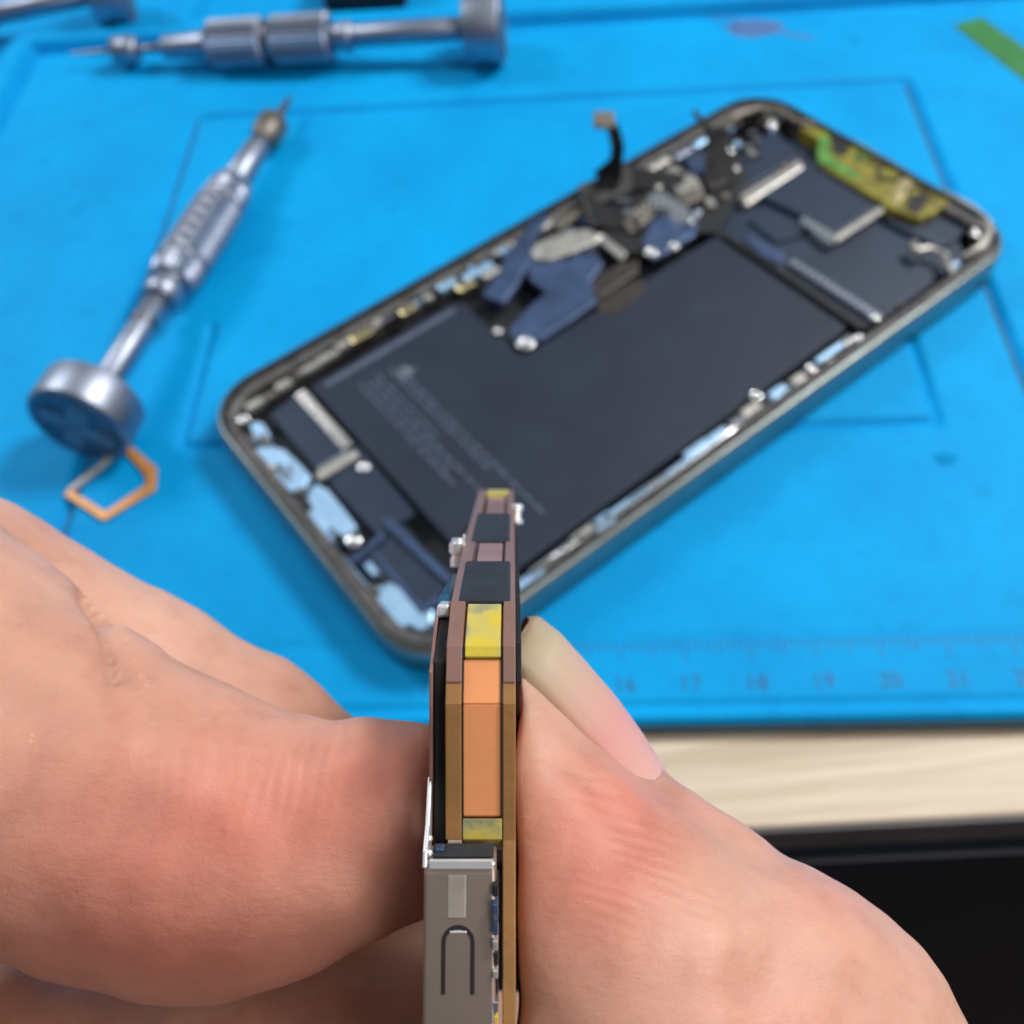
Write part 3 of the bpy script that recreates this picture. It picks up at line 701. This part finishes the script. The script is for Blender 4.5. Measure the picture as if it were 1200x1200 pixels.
# interposer between the layers, plated in sections
def strip(name, ylist, x0, x1, mat, off=0.0, depth=.25, bevel=.004, label=None):
    """ylist of (z,y) along the contour"""
    P = []
    n = len(ylist)
    for i, p in enumerate(ylist):
        a = np.array(ylist[max(i-1, 0)]); b = np.array(ylist[min(i+1, n-1)]); d = (b-a)/np.linalg.norm(b-a)
        nn = np.array([-d[1], d[0]])       # outward: toward the camera / up
        if nn[0] > 0 and nn[1] < 0: nn = -nn
        P.append(np.array(p)+nn*off)
    Bk = [np.array(p)+np.array([depth*.8, -depth*.45]) if p[0] < 3.99 else np.array(p)+np.array([.02, -depth]) for p in ylist[::-1]]
    return MB(CAM).prism_x([tuple(q) for q in P]+[tuple(q) for q in Bk], x0, x1).build(name, mat, bd, bevel, 2, label=label)
L0, L1 = -.2045, -.039
ff = lambda y: (3.85+.02*(y-825)/160, zy(y, 3.85+.02*(y-825)/160)[1])
f2 = lambda y: (3.85+.08*(825-y)/70, zy(y, 3.85+.08*(825-y)/70)[1])
f3 = lambda t: (3.93+.27*t, -.549+.144*t)
strip('copper_band', [ff(957), ff(900), ff(826)], -.2, -.0425, M['copper'], -.012, label='orange copper plated face')
strip('copper_band', [f2(824), f2(800), f2(772)], -.2, -.0425, M['copper'], -.012)
strip('yellow_mask', [ff(984), ff(972), ff(959)], -.202, -.0405, M['kapton'], .0)
strip('yellow_mask', [f2(770), f2(757), f3(.15), f3(.5), f3(.98)], -.195, -.047, M['kapton'], .002)
strip('interposer', [f2(770), f2(757), f3(.3), f3(.7), TOP[0]], L0, L1, M['pcb2'], -.02)
strip('interposer', TOP, -.190, -.048, M['coppershade'], -.014, label='copper top edge with shade in its colour')
def onTop(d):
    for a, b in zip(TOP[:-1], TOP[1:]):
        if a[0] <= d <= b[0]:
            t = (d-a[0])/(b[0]-a[0]); return (d, a[1]+(b[1]-a[1])*t)
    return TOP[-1]
def ydepth(y):                             # depth on the top edge seen at photo row y
    best = min(np.arange(4.2, 7.75, .01), key=lambda d: abs(600-F*onTop(d)[1]/d-y)); return float(best)
for x0_, x1_ in ((-.2705, -.2065), (-.037, .0135)):
    strip('edge_tint', [f2(800), f2(757), f3(.3), f3(.7)]+TOP, x0_, x1_, M['pcb2'], .007, .02, .004, label='bronze edge with pinkish light painted in')  # pink cast of the light put into the metal edge colour
dA, dB, dC, dD = ydepth(706), ydepth(661), ydepth(636), ydepth(604)
strip('foam_tape', [onTop(dA), onTop((dA+dB)/2), onTop(dB)], -.237, -.008, M['foam'], .018, .3, .012)
strip('foam_tape', [onTop(dC), onTop((dC+dD)/2), onTop(dD)], -.232, -.012, M['foam'], .018, .3, .012)
for (a, b) in ((dB, dC), (dD, 7.6)):
    for x in (-.197, -.0435):
        strip('seam', [onTop(a+.03), onTop((a+b)/2), onTop(b-.03)], x-.004, x+.004, M['line'], -.006, .1, 0)
strip('copper_band', [onTop(dB+.03), onTop((dB+dC)/2), onTop(dC-.03)], -.185, -.052, M['coppershade'], .004)
strip('copper_band', [onTop(dD+.05), onTop(7.1)], -.18, -.058, M['pcb2'], .004)
strip('yellow_mask', [onTop(7.45), onTop(7.6), onTop(7.72)], -.2, -.03, M['kapton'], .012)
for y0, y1 in ((984, 826), (825, 756)):
    g = ff if y0 > 900 else f2
    for x in (-.2035, -.041): strip('seam', [g(y0), g((y0+y1)/2), g(y1)], x-.0035, x+.0035, M['line'], -.002, .1, 0)
# tiny solder pads along the near seam
for k in range(7):
    z, y = onTop(dB+.08+(dC-dB-.16)*k/6); MB(CAM).box((-.203, y-.01, z-.02), (-.19, y+.012, z+.02)).build('solder_pad', M['metal_dark'], bd, .003, 1)
# left side: shields
MB(CAM).prism_x([(3.95, -1.42), (3.93, -.62), (4.25, zy(719, 4.25)[1]), (4.9, -.6), (4.6, -1.4)], -.325, -.273).build('side_shield', M['black'], bd, .008)
MB(CAM).prism_x([(3.9, zy(915, 3.9)[1]), (3.9, -.66), (4.2, zy(722, 4.2)[1]), (4.9, -.6), (4.6, -1.4)], -.342, -.327).build('shield_wall', M['pcb2'], bd, .004, label='thin bronze edge of the side shield')
MB(CAM).box((-.335, zy(722, 4.28)[1], 4.2), (-.275, zy(706, 4.3)[1], 4.5)).build('shield_corner', M['cansilver'], bd, .015, 3)
MB(CAM).prism_x([(4.35, zy(706, 4.35)[1]), (4.45, zy(697, 4.45)[1]), (5.3, zy(672, 5.3)[1]), (5.35, -.6), (4.5, -.7)], -.345, -.274).build('side_connector', M['teal'], bd, .02, 3)
mb = MB(CAM); q0 = PC(537, 664, 5.45); q0[0] = -.31
mb.lathe(q0, (0, 1, 0), [(0, .035), (.0, .045), (.05, .045), (.055, .038), (.075, .038), (.08, .052), (.135, .052), (.14, .04), (.165, .036)], 28)
o = mb.build('standoff', M['cansilver'], bd); 
MB(CAM).tube([(-.30, zy(640, 5.8)[1], 5.8), (-.31, zy(622, 5.9)[1], 5.9), (-.285, zy(614, 6.0)[1], 6.0)], .01, 6).build('wire_loop', M['black'], bd)
for i in range(4):
    y = zy(628+i*9, 5.4)[1]; MB(CAM).box((-.275, y-.016, 5.28), (-.262, y+.012, 5.36)).build('solder_pad', M['cansilver'], bd, .003, 1)
# right side
MB(CAM).prism_x([(4.06, zy(800, 4.06)[1]), (4.06, zy(752, 4.06)[1]), (4.6, zy(700, 4.6)[1]), (6.5, zy(612, 6.5)[1]), (6.6, -.5), (5.0, -1.3)], .0155, .040).build('side_cover', M['black'], bd, .006)
q0 = PC(604, 614, 6.6); q0[0] = .035
mb = MB(CAM); mb.lathe(q0, (0, 1, 0), [(0, .04), (.03, .042), (.035, .03), (.09, .03), (.095, .042), (.13, .042), (.14, .03)], 24); mb.build('standoff', M['cansilver'], bd)
# lower can on the left of the long layer
cx0, cx1 = -.343, -.062
CY = -1.357
can = MB(CAM).prism_x([(3.5, -3.0), (3.675, CY-.05), (3.69, CY-.012), (3.72, CY), (3.85, CY+.004), (3.86, -3.0)], cx0, cx1).build('shield_can', M['can'], bd, .014, 3)
MB(CAM).box((cx0+.022, CY-.030, 3.669), (cx1-.012, CY+.006, 3.688)).build('can_lip', M['cansilver'], can, .004)
MB(CAM).prism_x([(3.70, CY+.006), (3.84, CY+.006), (3.84, CY+.012), (3.70, CY+.012)], cx0+.03, cx1-.01).build('can_recess', M['foam'], can, .002)
# left flange of the can climbing the board edge
MB(CAM).prism_x([(3.68, CY-.03), (3.70, CY+.03), (3.80, CY+.10), (3.92, CY+.26), (3.97, CY+.24), (3.9, CY-.03)], cx0-.006, cx0+.012).build('can_flange', M['cansilver'], can, .006, 3)
for y, d in ((983, 3.76), (1000, 3.71)):
    q = PC(504, y, d); mb = MB(CAM); mb.lathe(q+np.array([-.004, -.012, 0]), (0, 1, 0), [(0, .004), (.004, .012), (.012, .015), (.022, .012), (.026, .004)], 14); o = mb.build('weld_bead', M['cansilver'], can, smooth=True)
for (x, w) in ((516, .035),):  # small blue glint on the can top, painted as a thin box
    q = PC(x, 992, 3.78); MB(CAM).box((q[0]-w/2, CY+.011, 3.74), (q[0]+w/2, CY+.026, 3.80)).build('can_glint', M['foil'], can, .006)
# U-shaped slot: a dark channel around a tongue
mb = MB(CAM)
def ush(xc, ytop, hw, th, ybot, zf):
    P = []
    n = 14
    for k in range(n+1):
        a = math.pi-math.pi*k/n; P.append((xc+hw*math.cos(a), ytop-hw+hw*math.sin(a)))
    P.append((xc+hw, ybot)); P.append((xc+hw-th, ybot))
    for k in range(n+1):
        a = math.pi*k/n; P.append((xc+(hw-th)*math.cos(a), ytop-hw+(hw-th)*math.sin(a)))
    P.append((xc-hw+th, ybot)); P.append((xc-hw, ybot))
    return P
yt = zy(1083, 3.66)[1]; yb = zy(1163, 3.64)[1]; xc = (537-600)/F*3.66
P = ush(xc, yt, .064, .016, yb, 0)
zf = lambda y: 3.675+(y-(CY-.05))*(3.675-3.5)/(3.0+CY-.05)
n = len(P)
mb.add([(p[0], p[1], zf(p[1])-.0025) for p in P]+[(p[0], p[1], zf(p[1])+.02) for p in P], [tuple(range(n)), tuple(range(n, 2*n))[::-1]]+[(i, (i+1) % n, n+(i+1) % n, n+i) for i in range(n)])
mb.build('slot', M['line'], can)
q_ = zy(1027, 3.66)[1]; q2_ = zy(1076, 3.66)[1]; xw = (524-600)/F*3.66; xz = (546-600)/F*3.66  # reflection in the can face, painted as a slightly brighter rectangle
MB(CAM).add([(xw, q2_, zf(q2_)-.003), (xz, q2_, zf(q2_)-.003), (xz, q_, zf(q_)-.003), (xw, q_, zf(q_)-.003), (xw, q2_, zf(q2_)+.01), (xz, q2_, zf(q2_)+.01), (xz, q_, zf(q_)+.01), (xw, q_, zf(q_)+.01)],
    [(0, 3, 2, 1), (4, 5, 6, 7), (0, 1, 5, 4), (1, 2, 6, 5), (2, 3, 7, 6), (3, 0, 4, 7)]).build('painted_reflection', M['canreflect'], can, .004, 2)
y_ = yt-.024; MB(CAM).box((xc-.036, y_-.010, zf(y_)-.004), (xc+.036, y_+.004, zf(y_)+.01)).build('tongue_tip', M['cansilver'], can, .006, 2)
# tiny parts between can and long layer
for y0, y1, m_ in ((1030, 1044, 'black'), (1050, 1086, 'foil'), (1108, 1124, 'black'), (1138, 1156, 'black'), (1162, 1175, 'metal'), (1178, 1192, 'kapton'), (1060, 1070, 'metal'), (1092, 1104, 'clip'), (1126, 1136, 'clip')):
    a = zy(y0, 3.7)[1]; b = zy(y1, 3.7)[1]
    MB(CAM).box((-.075, b, 3.62+(0.02 if m_ == 'black' else 0)), (-.0535, a, 3.8)).build('small_component', M[m_], bd, .004, 1)

# ------------------------------------------------------------------ hand: one surface from a smooth distance field
hx = .042
GX = np.arange(-5.6, 4.2, hx, dtype=np.float32); GY = np.arange(-8.2, .35, hx, dtype=np.float32); GZ = np.arange(2.9, 8.0, hx, dtype=np.float32)
shape = (len(GX), len(GY), len(GZ))
def cone(a, b, ra, rb, pad=.75):
    """rounded cone distance on the grid (approximate), returned with the slab it covers"""
    a = np.array(a, np.float32); b = np.array(b, np.float32); R = max(ra, rb)+pad
    lo = np.minimum(a, b)-R; hi = np.maximum(a, b)+R
    sl = []
    for G_, l, h_ in ((GX, lo[0], hi[0]), (GY, lo[1], hi[1]), (GZ, lo[2], hi[2])):
        i0 = int(np.searchsorted(G_, l)); i1 = int(np.searchsorted(G_, h_)); sl.append(slice(i0, max(i1, i0+1)))
    X = GX[sl[0]][:, None, None]-a[0]; Y = GY[sl[1]][None, :, None]-a[1]; Z = GZ[sl[2]][None, None, :]-a[2]
    d = b-a; L2 = float(d@d)+1e-9
    t = np.clip((X*d[0]+Y*d[1]+Z*d[2])/L2, 0, 1)
    dist = np.sqrt((X-t*d[0])**2+(Y-t*d[1])**2+(Z-t*d[2])**2)-(ra+(rb-ra)*t)
    return tuple(sl), dist
def smin(a, b, k):
    h_ = np.clip(.5+.5*(b-a)/k, 0, 1); return b+(a-b)*h_-k*h_*(1-h_)
def smax(a, b, k): return -smin(-a, -b, k)
def chain(nodes_, k=.22):
    f = np.full(shape, 9, np.float32)
    pts = [(PC(x, y, d), rp*d/F) for x, y, d, rp in nodes_]
    for (a, ra), (b, rb) in zip(pts[:-1], pts[1:]):
        sl, dd = cone(a, b, ra, rb); f[sl] = smin(f[sl], dd, k)
    return f
#@@FINGERS@@
fA = chain([(465, 956, 4.42, 96), (400, 971, 4.5, 125), (320, 985, 4.57, 152), (230, 982, 4.65, 176), (130, 948, 4.72, 181), (20, 895, 4.8, 189), (-90, 833, 4.95, 216), (-200, 776, 5.1, 242)], .05)
sl_, dd_ = cone(PC(488, 1005, 4.5), PC(420, 990, 4.55), 66*4.5/F, 100*4.5/F); fA[sl_] = smin(fA[sl_], dd_, .15)
sl_, dd_ = cone(PC(503, 905, 4.42), PC(440, 915, 4.45), 55*4.42/F, 78*4.45/F); fA[sl_] = smin(fA[sl_], dd_, .12)
fT = chain([(563, 825, 4.62, 65), (597, 907, 4.58, 90), (636, 1009, 4.52, 140), (701, 1110, 4.45, 182), (774, 1209, 4.42, 241), (884, 1216, 4.46, 203), (968, 1223, 4.5, 152), (991, 1427, 4.7, 170)], .12)
fB = chain([(396, 959, 6.25, 104), (275, 884, 6.2, 122), (137, 853, 6.15, 161), (-71, 763, 6.2, 184), (-239, 800, 6.3, 191)], .08)
fC = chain([(560, 1232, 5.75, 160), (432, 1262, 5.6, 160), (249, 1300, 5.6, 160), (14, 1325, 5.7, 180), (-200, 1400, 6.0, 210)], .08)
fN = chain([(598, 812, 5.0, 56), (662, 874, 5.0, 60), (716, 932, 4.95, 60), (765, 984, 4.82, 66), (835, 1046, 4.7, 84)], .08)
fK = chain([(745, 965, 4.66, 38), (793, 974, 4.66, 40), (850, 1010, 4.6, 50)], .06)
fT = smin(smin(fT, fN, .08), fK, .08)
fD = chain([(520, 1560, 6.2, 140), (330, 1560, 6.2, 165), (60, 1580, 6.3, 180), (-150, 1600, 6.4, 190)], .2)
# everything below the frame: proximal segments and palm
fP = chain([(-190, 830, 5.2, 235), (-260, 1250, 5.9, 230), (-60, 1640, 6.4, 250)], .3)
g2 = chain([(-239, 800, 6.3, 191), (-330, 1250, 6.8, 200), (0, 1680, 6.9, 240)], .3)
g3 = chain([(-200, 1420, 6.3, 215), (100, 1700, 6.8, 230), (500, 1750, 6.6, 240)], .3)
g4 = chain([(991, 1427, 4.7, 180), (900, 1640, 5.6, 280), (600, 1720, 6.4, 290), (0, 1690, 6.6, 260), (600, 1720, 6.7, 260), (950, 1780, 6.9, 230)], .35)
g5 = chain([(-150, 1600, 6.4, 190), (100, 1760, 6.9, 220)], .3)
X3 = GX[:, None, None]; Y3 = GY[None, :, None]; Z3 = GZ[None, None, :]
LX = -.348
left = smin(smin(smin(smin(fA, fB, .03), fC, .03), fD, .03), fP, .12)
left = smin(smin(left, g2, .12), smin(g3, g5, .2), .12)
clipL = smax(left, np.broadcast_to(X3-LX+.0*Z3, shape), .07)
use = (Y3 > -3.25) & (Z3 < 6.9)
left = np.where(use, clipL, left)
fTt = smax(fT, np.broadcast_to(.018-X3, shape), .07)
thumb = np.where((Y3 > -3.4), fTt, smin(fT, g4, .2))
S = smin(left, thumb, .02)
S = smin(S, np.where(Y3 < -4.1, g4, 9).astype(np.float32), .25)
S[0], S[-1], S[:, 0], S[:, -1], S[:, :, 0], S[:, :, -1] = .5, .5, .5, .5, .5, .5
del fA, fT, fB, fC, fD, fP, g2, g3, g4, g5, left, thumb, clipL, fTt
def surface_nets(S):
    n = np.array(S.shape)-1
    ins = S < 0
    c = np.zeros(tuple(n), np.uint8)
    for i in (0, 1):
        for j in (0, 1):
            for k in (0, 1): c += ins[i:n[0]+i, j:n[1]+j, k:n[2]+k]
    act = (c > 0) & (c < 8); ids = -np.ones(tuple(n), np.int64); I = np.argwhere(act); ids[act] = np.arange(len(I))
    acc = np.zeros((len(I), 3)); cnt = np.zeros(len(I))
    corners = [(i, j, k) for i in (0, 1) for j in (0, 1) for k in (0, 1)]
    for a in range(8):
        for b in range(a+1, 8):
            A, B = corners[a], corners[b]
            if sum(abs(p-q) for p, q in zip(A, B)) != 1: continue
            va = S[I[:, 0]+A[0], I[:, 1]+A[1], I[:, 2]+A[2]]; vb = S[I[:, 0]+B[0], I[:, 1]+B[1], I[:, 2]+B[2]]
            m = (va < 0) != (vb < 0); t = np.where(m, va/(va-vb+1e-12), 0)
            acc += np.where(m[:, None], np.array(A)+(np.array(B)-np.array(A))*t[:, None], 0); cnt += m
    P = I+acc/np.maximum(cnt, 1)[:, None]
    Fs = []
    for ax in range(3):
        o1, o2 = [(1, 2), (2, 0), (0, 1)][ax]
        s0 = [slice(0, -1)]*3; s1 = [slice(0, -1)]*3; s0[ax] = slice(0, S.shape[ax]-1); s1[ax] = slice(1, S.shape[ax])
        s0 = [slice(1, -1) if q != ax else s0[q] for q in range(3)]; s1 = [slice(1, -1) if q != ax else s1[q] for q in range(3)]
        a = ins[tuple(s0)]; b = ins[tuple(s1)]
        for flag, msk in ((0, a & ~b), (1, ~a & b)):
            J = np.argwhere(msk)
            off = np.array([1 if q != ax else 0 for q in range(3)]); J = J+off
            e1 = np.zeros(3, int); e1[o1] = 1; e2 = np.zeros(3, int); e2[o2] = 1
            q = [J, J-e1, J-e1-e2, J-e2]
            q = np.stack([ids[tuple(w.T)] for w in q], 1)
            Fs.append(q if flag == 0 else q[:, ::-1])
    return P, np.concatenate(Fs)
Pn, Fn = surface_nets(S)
Pw = np.stack([GX[0]+Pn[:, 0]*hx, GY[0]+Pn[:, 1]*hx, GZ[0]+Pn[:, 2]*hx], 1)
Fn = Fn[(Fn >= 0).all(1)]
# light smoothing of the net
E_ = np.concatenate([Fn[:, [0, 1]], Fn[:, [1, 2]], Fn[:, [2, 3]], Fn[:, [3, 0]]])
E_ = np.unique(np.sort(E_, 1), axis=0)
def relax(P, it, w=.5):
    for _ in range(it):
        acc = np.zeros_like(P); deg = np.zeros(len(P))
        for a, b in ((0, 1), (1, 0)):
            for q in range(3): acc[:, q] += np.bincount(E_[:, a], P[E_[:, b], q], len(P))
            deg += np.bincount(E_[:, a], minlength=len(P))
        P = P+w*(acc/np.maximum(deg, 1)[:, None]-P)
    return P
Pw = relax(Pw, 4)
# vertex normals
def vnormals(P):
    a = P[Fn[:, 2]]-P[Fn[:, 0]]; b = P[Fn[:, 3]]-P[Fn[:, 1]]; nf = np.cross(a, b); N = np.zeros_like(P)
    for k in range(4):
        for q in range(3): N[:, q] += np.bincount(Fn[:, k], nf[:, q], len(P))
    return N/(np.linalg.norm(N, axis=1)[:, None]+1e-12)
N = vnormals(Pw)
# make normals outward in the camera frame using the field gradient sign at the largest vertex in x
i_ = int(np.argmax(Pw[:, 0]))
if N[i_, 0] < 0: N = -N
px = 600+F*Pw[:, 0]/Pw[:, 2]; py = 600-F*Pw[:, 1]/Pw[:, 2]
def poly_dist(pts):
    best = np.full(len(px), 1e9); par = np.zeros(len(px)); tot = 0
    for (x0, y0), (x1, y1) in zip(pts[:-1], pts[1:]):
        dx, dy = x1-x0, y1-y0; L2 = dx*dx+dy*dy
        t = np.clip(((px-x0)*dx+(py-y0)*dy)/L2, 0, 1); d = np.hypot(px-x0-t*dx, py-y0-t*dy)
        m = d < best; best[m] = d[m]; par[m] = tot+t[m]*math.sqrt(L2); tot += math.sqrt(L2)
    return best, par, tot
disp = np.zeros(len(px))
isL = (Pw[:, 0] < -.2) & (Pw[:, 2] < 5.2) & (Pw[:, 1] > -3.3)
isR = (Pw[:, 0] > -.05) & (Pw[:, 2] < 5.2)
def fold(pts, w, dep, mask, taper=True):
    d, par, tot = poly_dist(pts); e = np.exp(-(d/w)**2)
    if taper: e *= np.clip(np.sin(np.pi*np.clip(par/tot, .02, .98))*1.6, 0, 1)
    disp[:] += np.where(mask, dep*e, 0)
#@@FOLDS@@
fold([(104, 696), (121, 722), (134, 752), (140, 790)], 9, -.075, isL, False)     # joint crease at the silhouette
fold([(135, 716), (160, 734), (205, 764)], 13, .03, isL)
fold([(132, 735), (150, 775), (165, 830)], 6, -.022, isL)
fold([(112, 740), (125, 790), (120, 850)], 7, -.016, isL)
fold([(195, 790), (180, 880), (140, 970), (85, 1070)], 14, -.016, isL)
fold([(225, 870), (190, 960), (145, 1050), (120, 1100)], 13, -.012, isL)
fold([(240, 800), (235, 880), (180, 1000), (130, 1090)], 16, .018, isL)
fold([(178, 770), (182, 820), (170, 860)], 7, -.02, isL)
fold([(250, 800), (244, 812), (232, 850)], 9, -.02, isL)
fold([(300, 812), (312, 880), (300, 960)], 10, -.006, isL)
fold([(345, 828), (362, 900), (350, 990)], 9, -.006, isL)
fold([(395, 840), (410, 900), (400, 960)], 9, -.006, isL)
fold([(905, 1010), (945, 1060), (1000, 1075)], 14, -.012, isR)
fold([(760, 900+110), (830, 1075), (930, 1060)], 16, -.008, isR)
fold([(650, 880), (700, 930), (740, 985)], 14, -.010, isR)
fold([(612, 840), (655, 870), (700, 905), (760, 945)], 12, .012, isR)
nz = 0
for (fx_, fy_, am, ph_) in ((.055, .02, .0030, 1), (.02, .047, .0030, 2), (.1, .06, .0016, 3), (.012, .017, .010, 4), (-.018, .012, .010, .3)):
    nz = nz+am*np.sin(fx_*px+fy_*py+ph_+1.3*np.sin(.013*px-.021*py+ph_*2))
disp += nz*((Pw[:, 1] > -3.4))
Pw = Pw+N*disp[:, None]
V = (xf(CAM, Pw))
hand_org = xf(CAM, [PC(400, 1500, 6.2)])[0]
hand = thing('hand', 'large bare left hand in the foreground pinching the circuit board between thumb and forefinger', 'hand', hand_org)
me = bpy.data.meshes.new('skin_surface')
me.from_pydata(((V-hand_org)*CM).tolist(), [], Fn.tolist())
bm = bmesh.new(); bm.from_mesh(me); bmesh.ops.recalc_face_normals(bm, faces=bm.faces)
for f in bm.faces: f.smooth = True
bm.to_mesh(me); bm.free()
def G2(cx, cy, sx, sy, ang=0):
    ca, sa = math.cos(ang), math.sin(ang); x = (px-cx)*ca+(py-cy)*sa; y = -(px-cx)*sa+(py-cy)*ca
    return np.exp(-(x/sx)**2-(y/sy)**2)
flush = .16+.0*px
flush = flush+np.where(isR, .75*G2(720, 960, 80, 60, .6)+.55*G2(690, 1040, 95, 90)+.25*G2(900, 1190, 120, 60)+.25*G2(960, 1060, 60, 30), 0)
flush = flush+np.where(isL, .60*G2(330, 960, 190, 110)+.50*G2(100, 1030, 200, 130)+.3*G2(440, 900, 60, 50)+.5*G2(250, 1130, 300, 60), 0)
flush = np.clip(flush, 0, .9)
ridge = np.where(isR, (py-.25*px)*.42+2.2*np.sin(px*.02), (px+.22*py)*.36+1.6*np.sin(py*.018))
ram = np.where(isR, .12*G2(740, 1030, 110, 110)+.08*G2(700, 930, 80, 60), np.where(isL, .27*G2(370, 890, 110, 75)+.2*G2(230, 860, 60, 60), 0))
for nm, arr in (('flush', flush), ('ridge', ridge), ('ridge_amount', ram)):
    at = me.attributes.new(nm, 'FLOAT', 'POINT'); at.data.foreach_set('value', arr.astype(np.float32))
me.materials.append(M['skin'])
sk = bpy.data.objects.new('skin_surface', me); COL.objects.link(sk); sk.parent = hand
# thumb nail: curved plate, free edge at the board
Fp = [(604, 752), (614, 783), (640, 806), (668, 836), (700, 868), (733, 896), (758, 916), (776, 930)]
Sp = [(619, 728), (632, 726), (657, 745), (689, 781), (721, 818), (752, 861), (780, 905), (791, 922)]
rows = []; na = 10
dF = [4.56, 4.50, 4.48, 4.47, 4.46, 4.46, 4.46, 4.48]
def interp(L_, s):
    s = s*(len(L_)-1); i = min(int(s), len(L_)-2); t = s-i; return np.array(L_[i], float)*(1-t)+np.array(L_[i+1], float)*t
ns = 40; VV = []; AL = []
for i in range(ns+1):
    s = i/ns
    f_ = interp(Fp, s); g_ = interp(Sp, s); d0 = float(interp([[q] for q in dF], s)[0])
    d0 += .14*max(0, (s-.82)/.18)**1.5
    iw = 12+6*s; P0 = PC(f_[0]-iw*.62, f_[1]+iw*.75, 4.66); P1 = PC(g_[0], g_[1], 4.66+.34*min(1, .3+s*3)); P2 = PC(g_[0]-.35*(g_[0]-f_[0])-6, g_[1]+14, 5.35)
    # bulge the arc so the silhouette passes through P1
    for j in range(na+1):
        t = j/na*2
        if t <= 1:
            a_ = t*math.pi/2; q = P0+(P1-P0)*np.array([math.sin(a_), math.sin(a_), 1-math.cos(a_)])
        else:
            a_ = (t-1)*math.pi/2; q = P1+(P2-P1)*np.array([1-math.cos(a_), 1-math.cos(a_), math.sin(a_)])
        VV.append(q); AL.append(s)
VV = np.array(VV); W_ = (xf(CAM, VV)-hand_org)*CM
idn = np.arange((ns+1)*(na+1)).reshape(ns+1, na+1)
FQ = np.stack([idn[:-1, :-1], idn[1:, :-1], idn[1:, 1:], idn[:-1, 1:]], -1).reshape(-1, 4)
me = bpy.data.meshes.new('fingernail'); me.from_pydata(W_.tolist(), [], FQ.tolist())
at = me.attributes.new('along', 'FLOAT', 'POINT'); at.data.foreach_set('value', np.array(AL, np.float32))
me.polygons.foreach_set('use_smooth', [True]*len(me.polygons)); me.materials.append(M['nail'])
nl = bpy.data.objects.new('fingernail', me); COL.objects.link(nl); nl.parent = hand
md = nl.modifiers.new('s', 'SOLIDIFY'); md.thickness = .02*CM; md.offset = 0

# ------------------------------------------------------------------ lights
def area(name, loc, target, size, power, col, sy=None):
    l = bpy.data.lights.new(name, 'AREA'); l.energy = power; l.color = col; l.size = size*CM
    if sy: l.shape = 'RECTANGLE'; l.size_y = sy*CM
    o = bpy.data.objects.new(name, l); COL.objects.link(o)
    o.location = Vector(loc)*CM; d = (Vector(target)-Vector(loc)); o.rotation_euler = d.to_track_quat('-Z', 'Y').to_euler()
    return o
area('ceiling_lamp', (44, 32, 56), (0, 8, 4), 20, 5.3, (1.0, .985, .965), 16)
area('front_fill', (26, -24, 50), (0, 4, 7), 24, 1.35, (1.0, .95, .90), 20)  # added soft fill for the camera-facing skin, no known lamp
area('bench_lamp', (-36, 40, 40), (0, 10, 2), 16, 1.5, (.92, .96, 1.0))
w = bpy.data.worlds.new('World'); C.world = w; w.use_nodes = True
wn = w.node_tree; bg = wn.nodes['Background']
tc = wn.nodes.new('ShaderNodeTexCoord'); dp = wn.nodes.new('ShaderNodeVectorMath'); dp.operation = 'DOT_PRODUCT'
dp.inputs[1].default_value = (.12, .78, .61)      # the bright side of the room is beyond the bench; the photographer's side is dark
wn.links.new(tc.outputs['Generated'], dp.inputs[0])
rw = wn.nodes.new('ShaderNodeValToRGB'); mr = wn.nodes.new('ShaderNodeMapRange'); mr.inputs['From Min'].default_value = -1
wn.links.new(dp.outputs['Value'], mr.inputs['Value']); wn.links.new(mr.outputs['Result'], rw.inputs['Fac'])
e = rw.color_ramp.elements; e[0].position = .30; e[0].color = (.13, .10, .09, 1); e[1].position = .72; e[1].color = (.80, .92, 1.0, 1)
wn.links.new(rw.outputs['Color'], bg.inputs['Color']); bg.inputs['Strength'].default_value = .34

# ------------------------------------------------------------------ camera
cam = bpy.data.cameras.new('camera'); co = bpy.data.objects.new('camera', cam); COL.objects.link(co)
cam.sensor_width = 36; cam.lens = 36*F/1200; cam.clip_start = .002; cam.clip_end = 10
co.matrix_world = Matrix(((CR[0], CU[0], -fw[0], 0), (CR[1], CU[1], -fw[1], 0), (CR[2], CU[2], -fw[2], H*CM), (0, 0, 0, 1)))
cam.dof.use_dof = True; cam.dof.focus_distance = 4.15*CM; cam.dof.aperture_fstop = 36*F/1200/.575; cam.dof.aperture_blades = 0
C.camera = co
C.render.engine = 'CYCLES'
C.cycles.use_denoising = True
C.cycles.max_bounces = 6
C.view_settings.view_transform = 'Standard'; C.view_settings.look = 'None'; C.view_settings.exposure = -.2; C.view_settings.gamma = 1
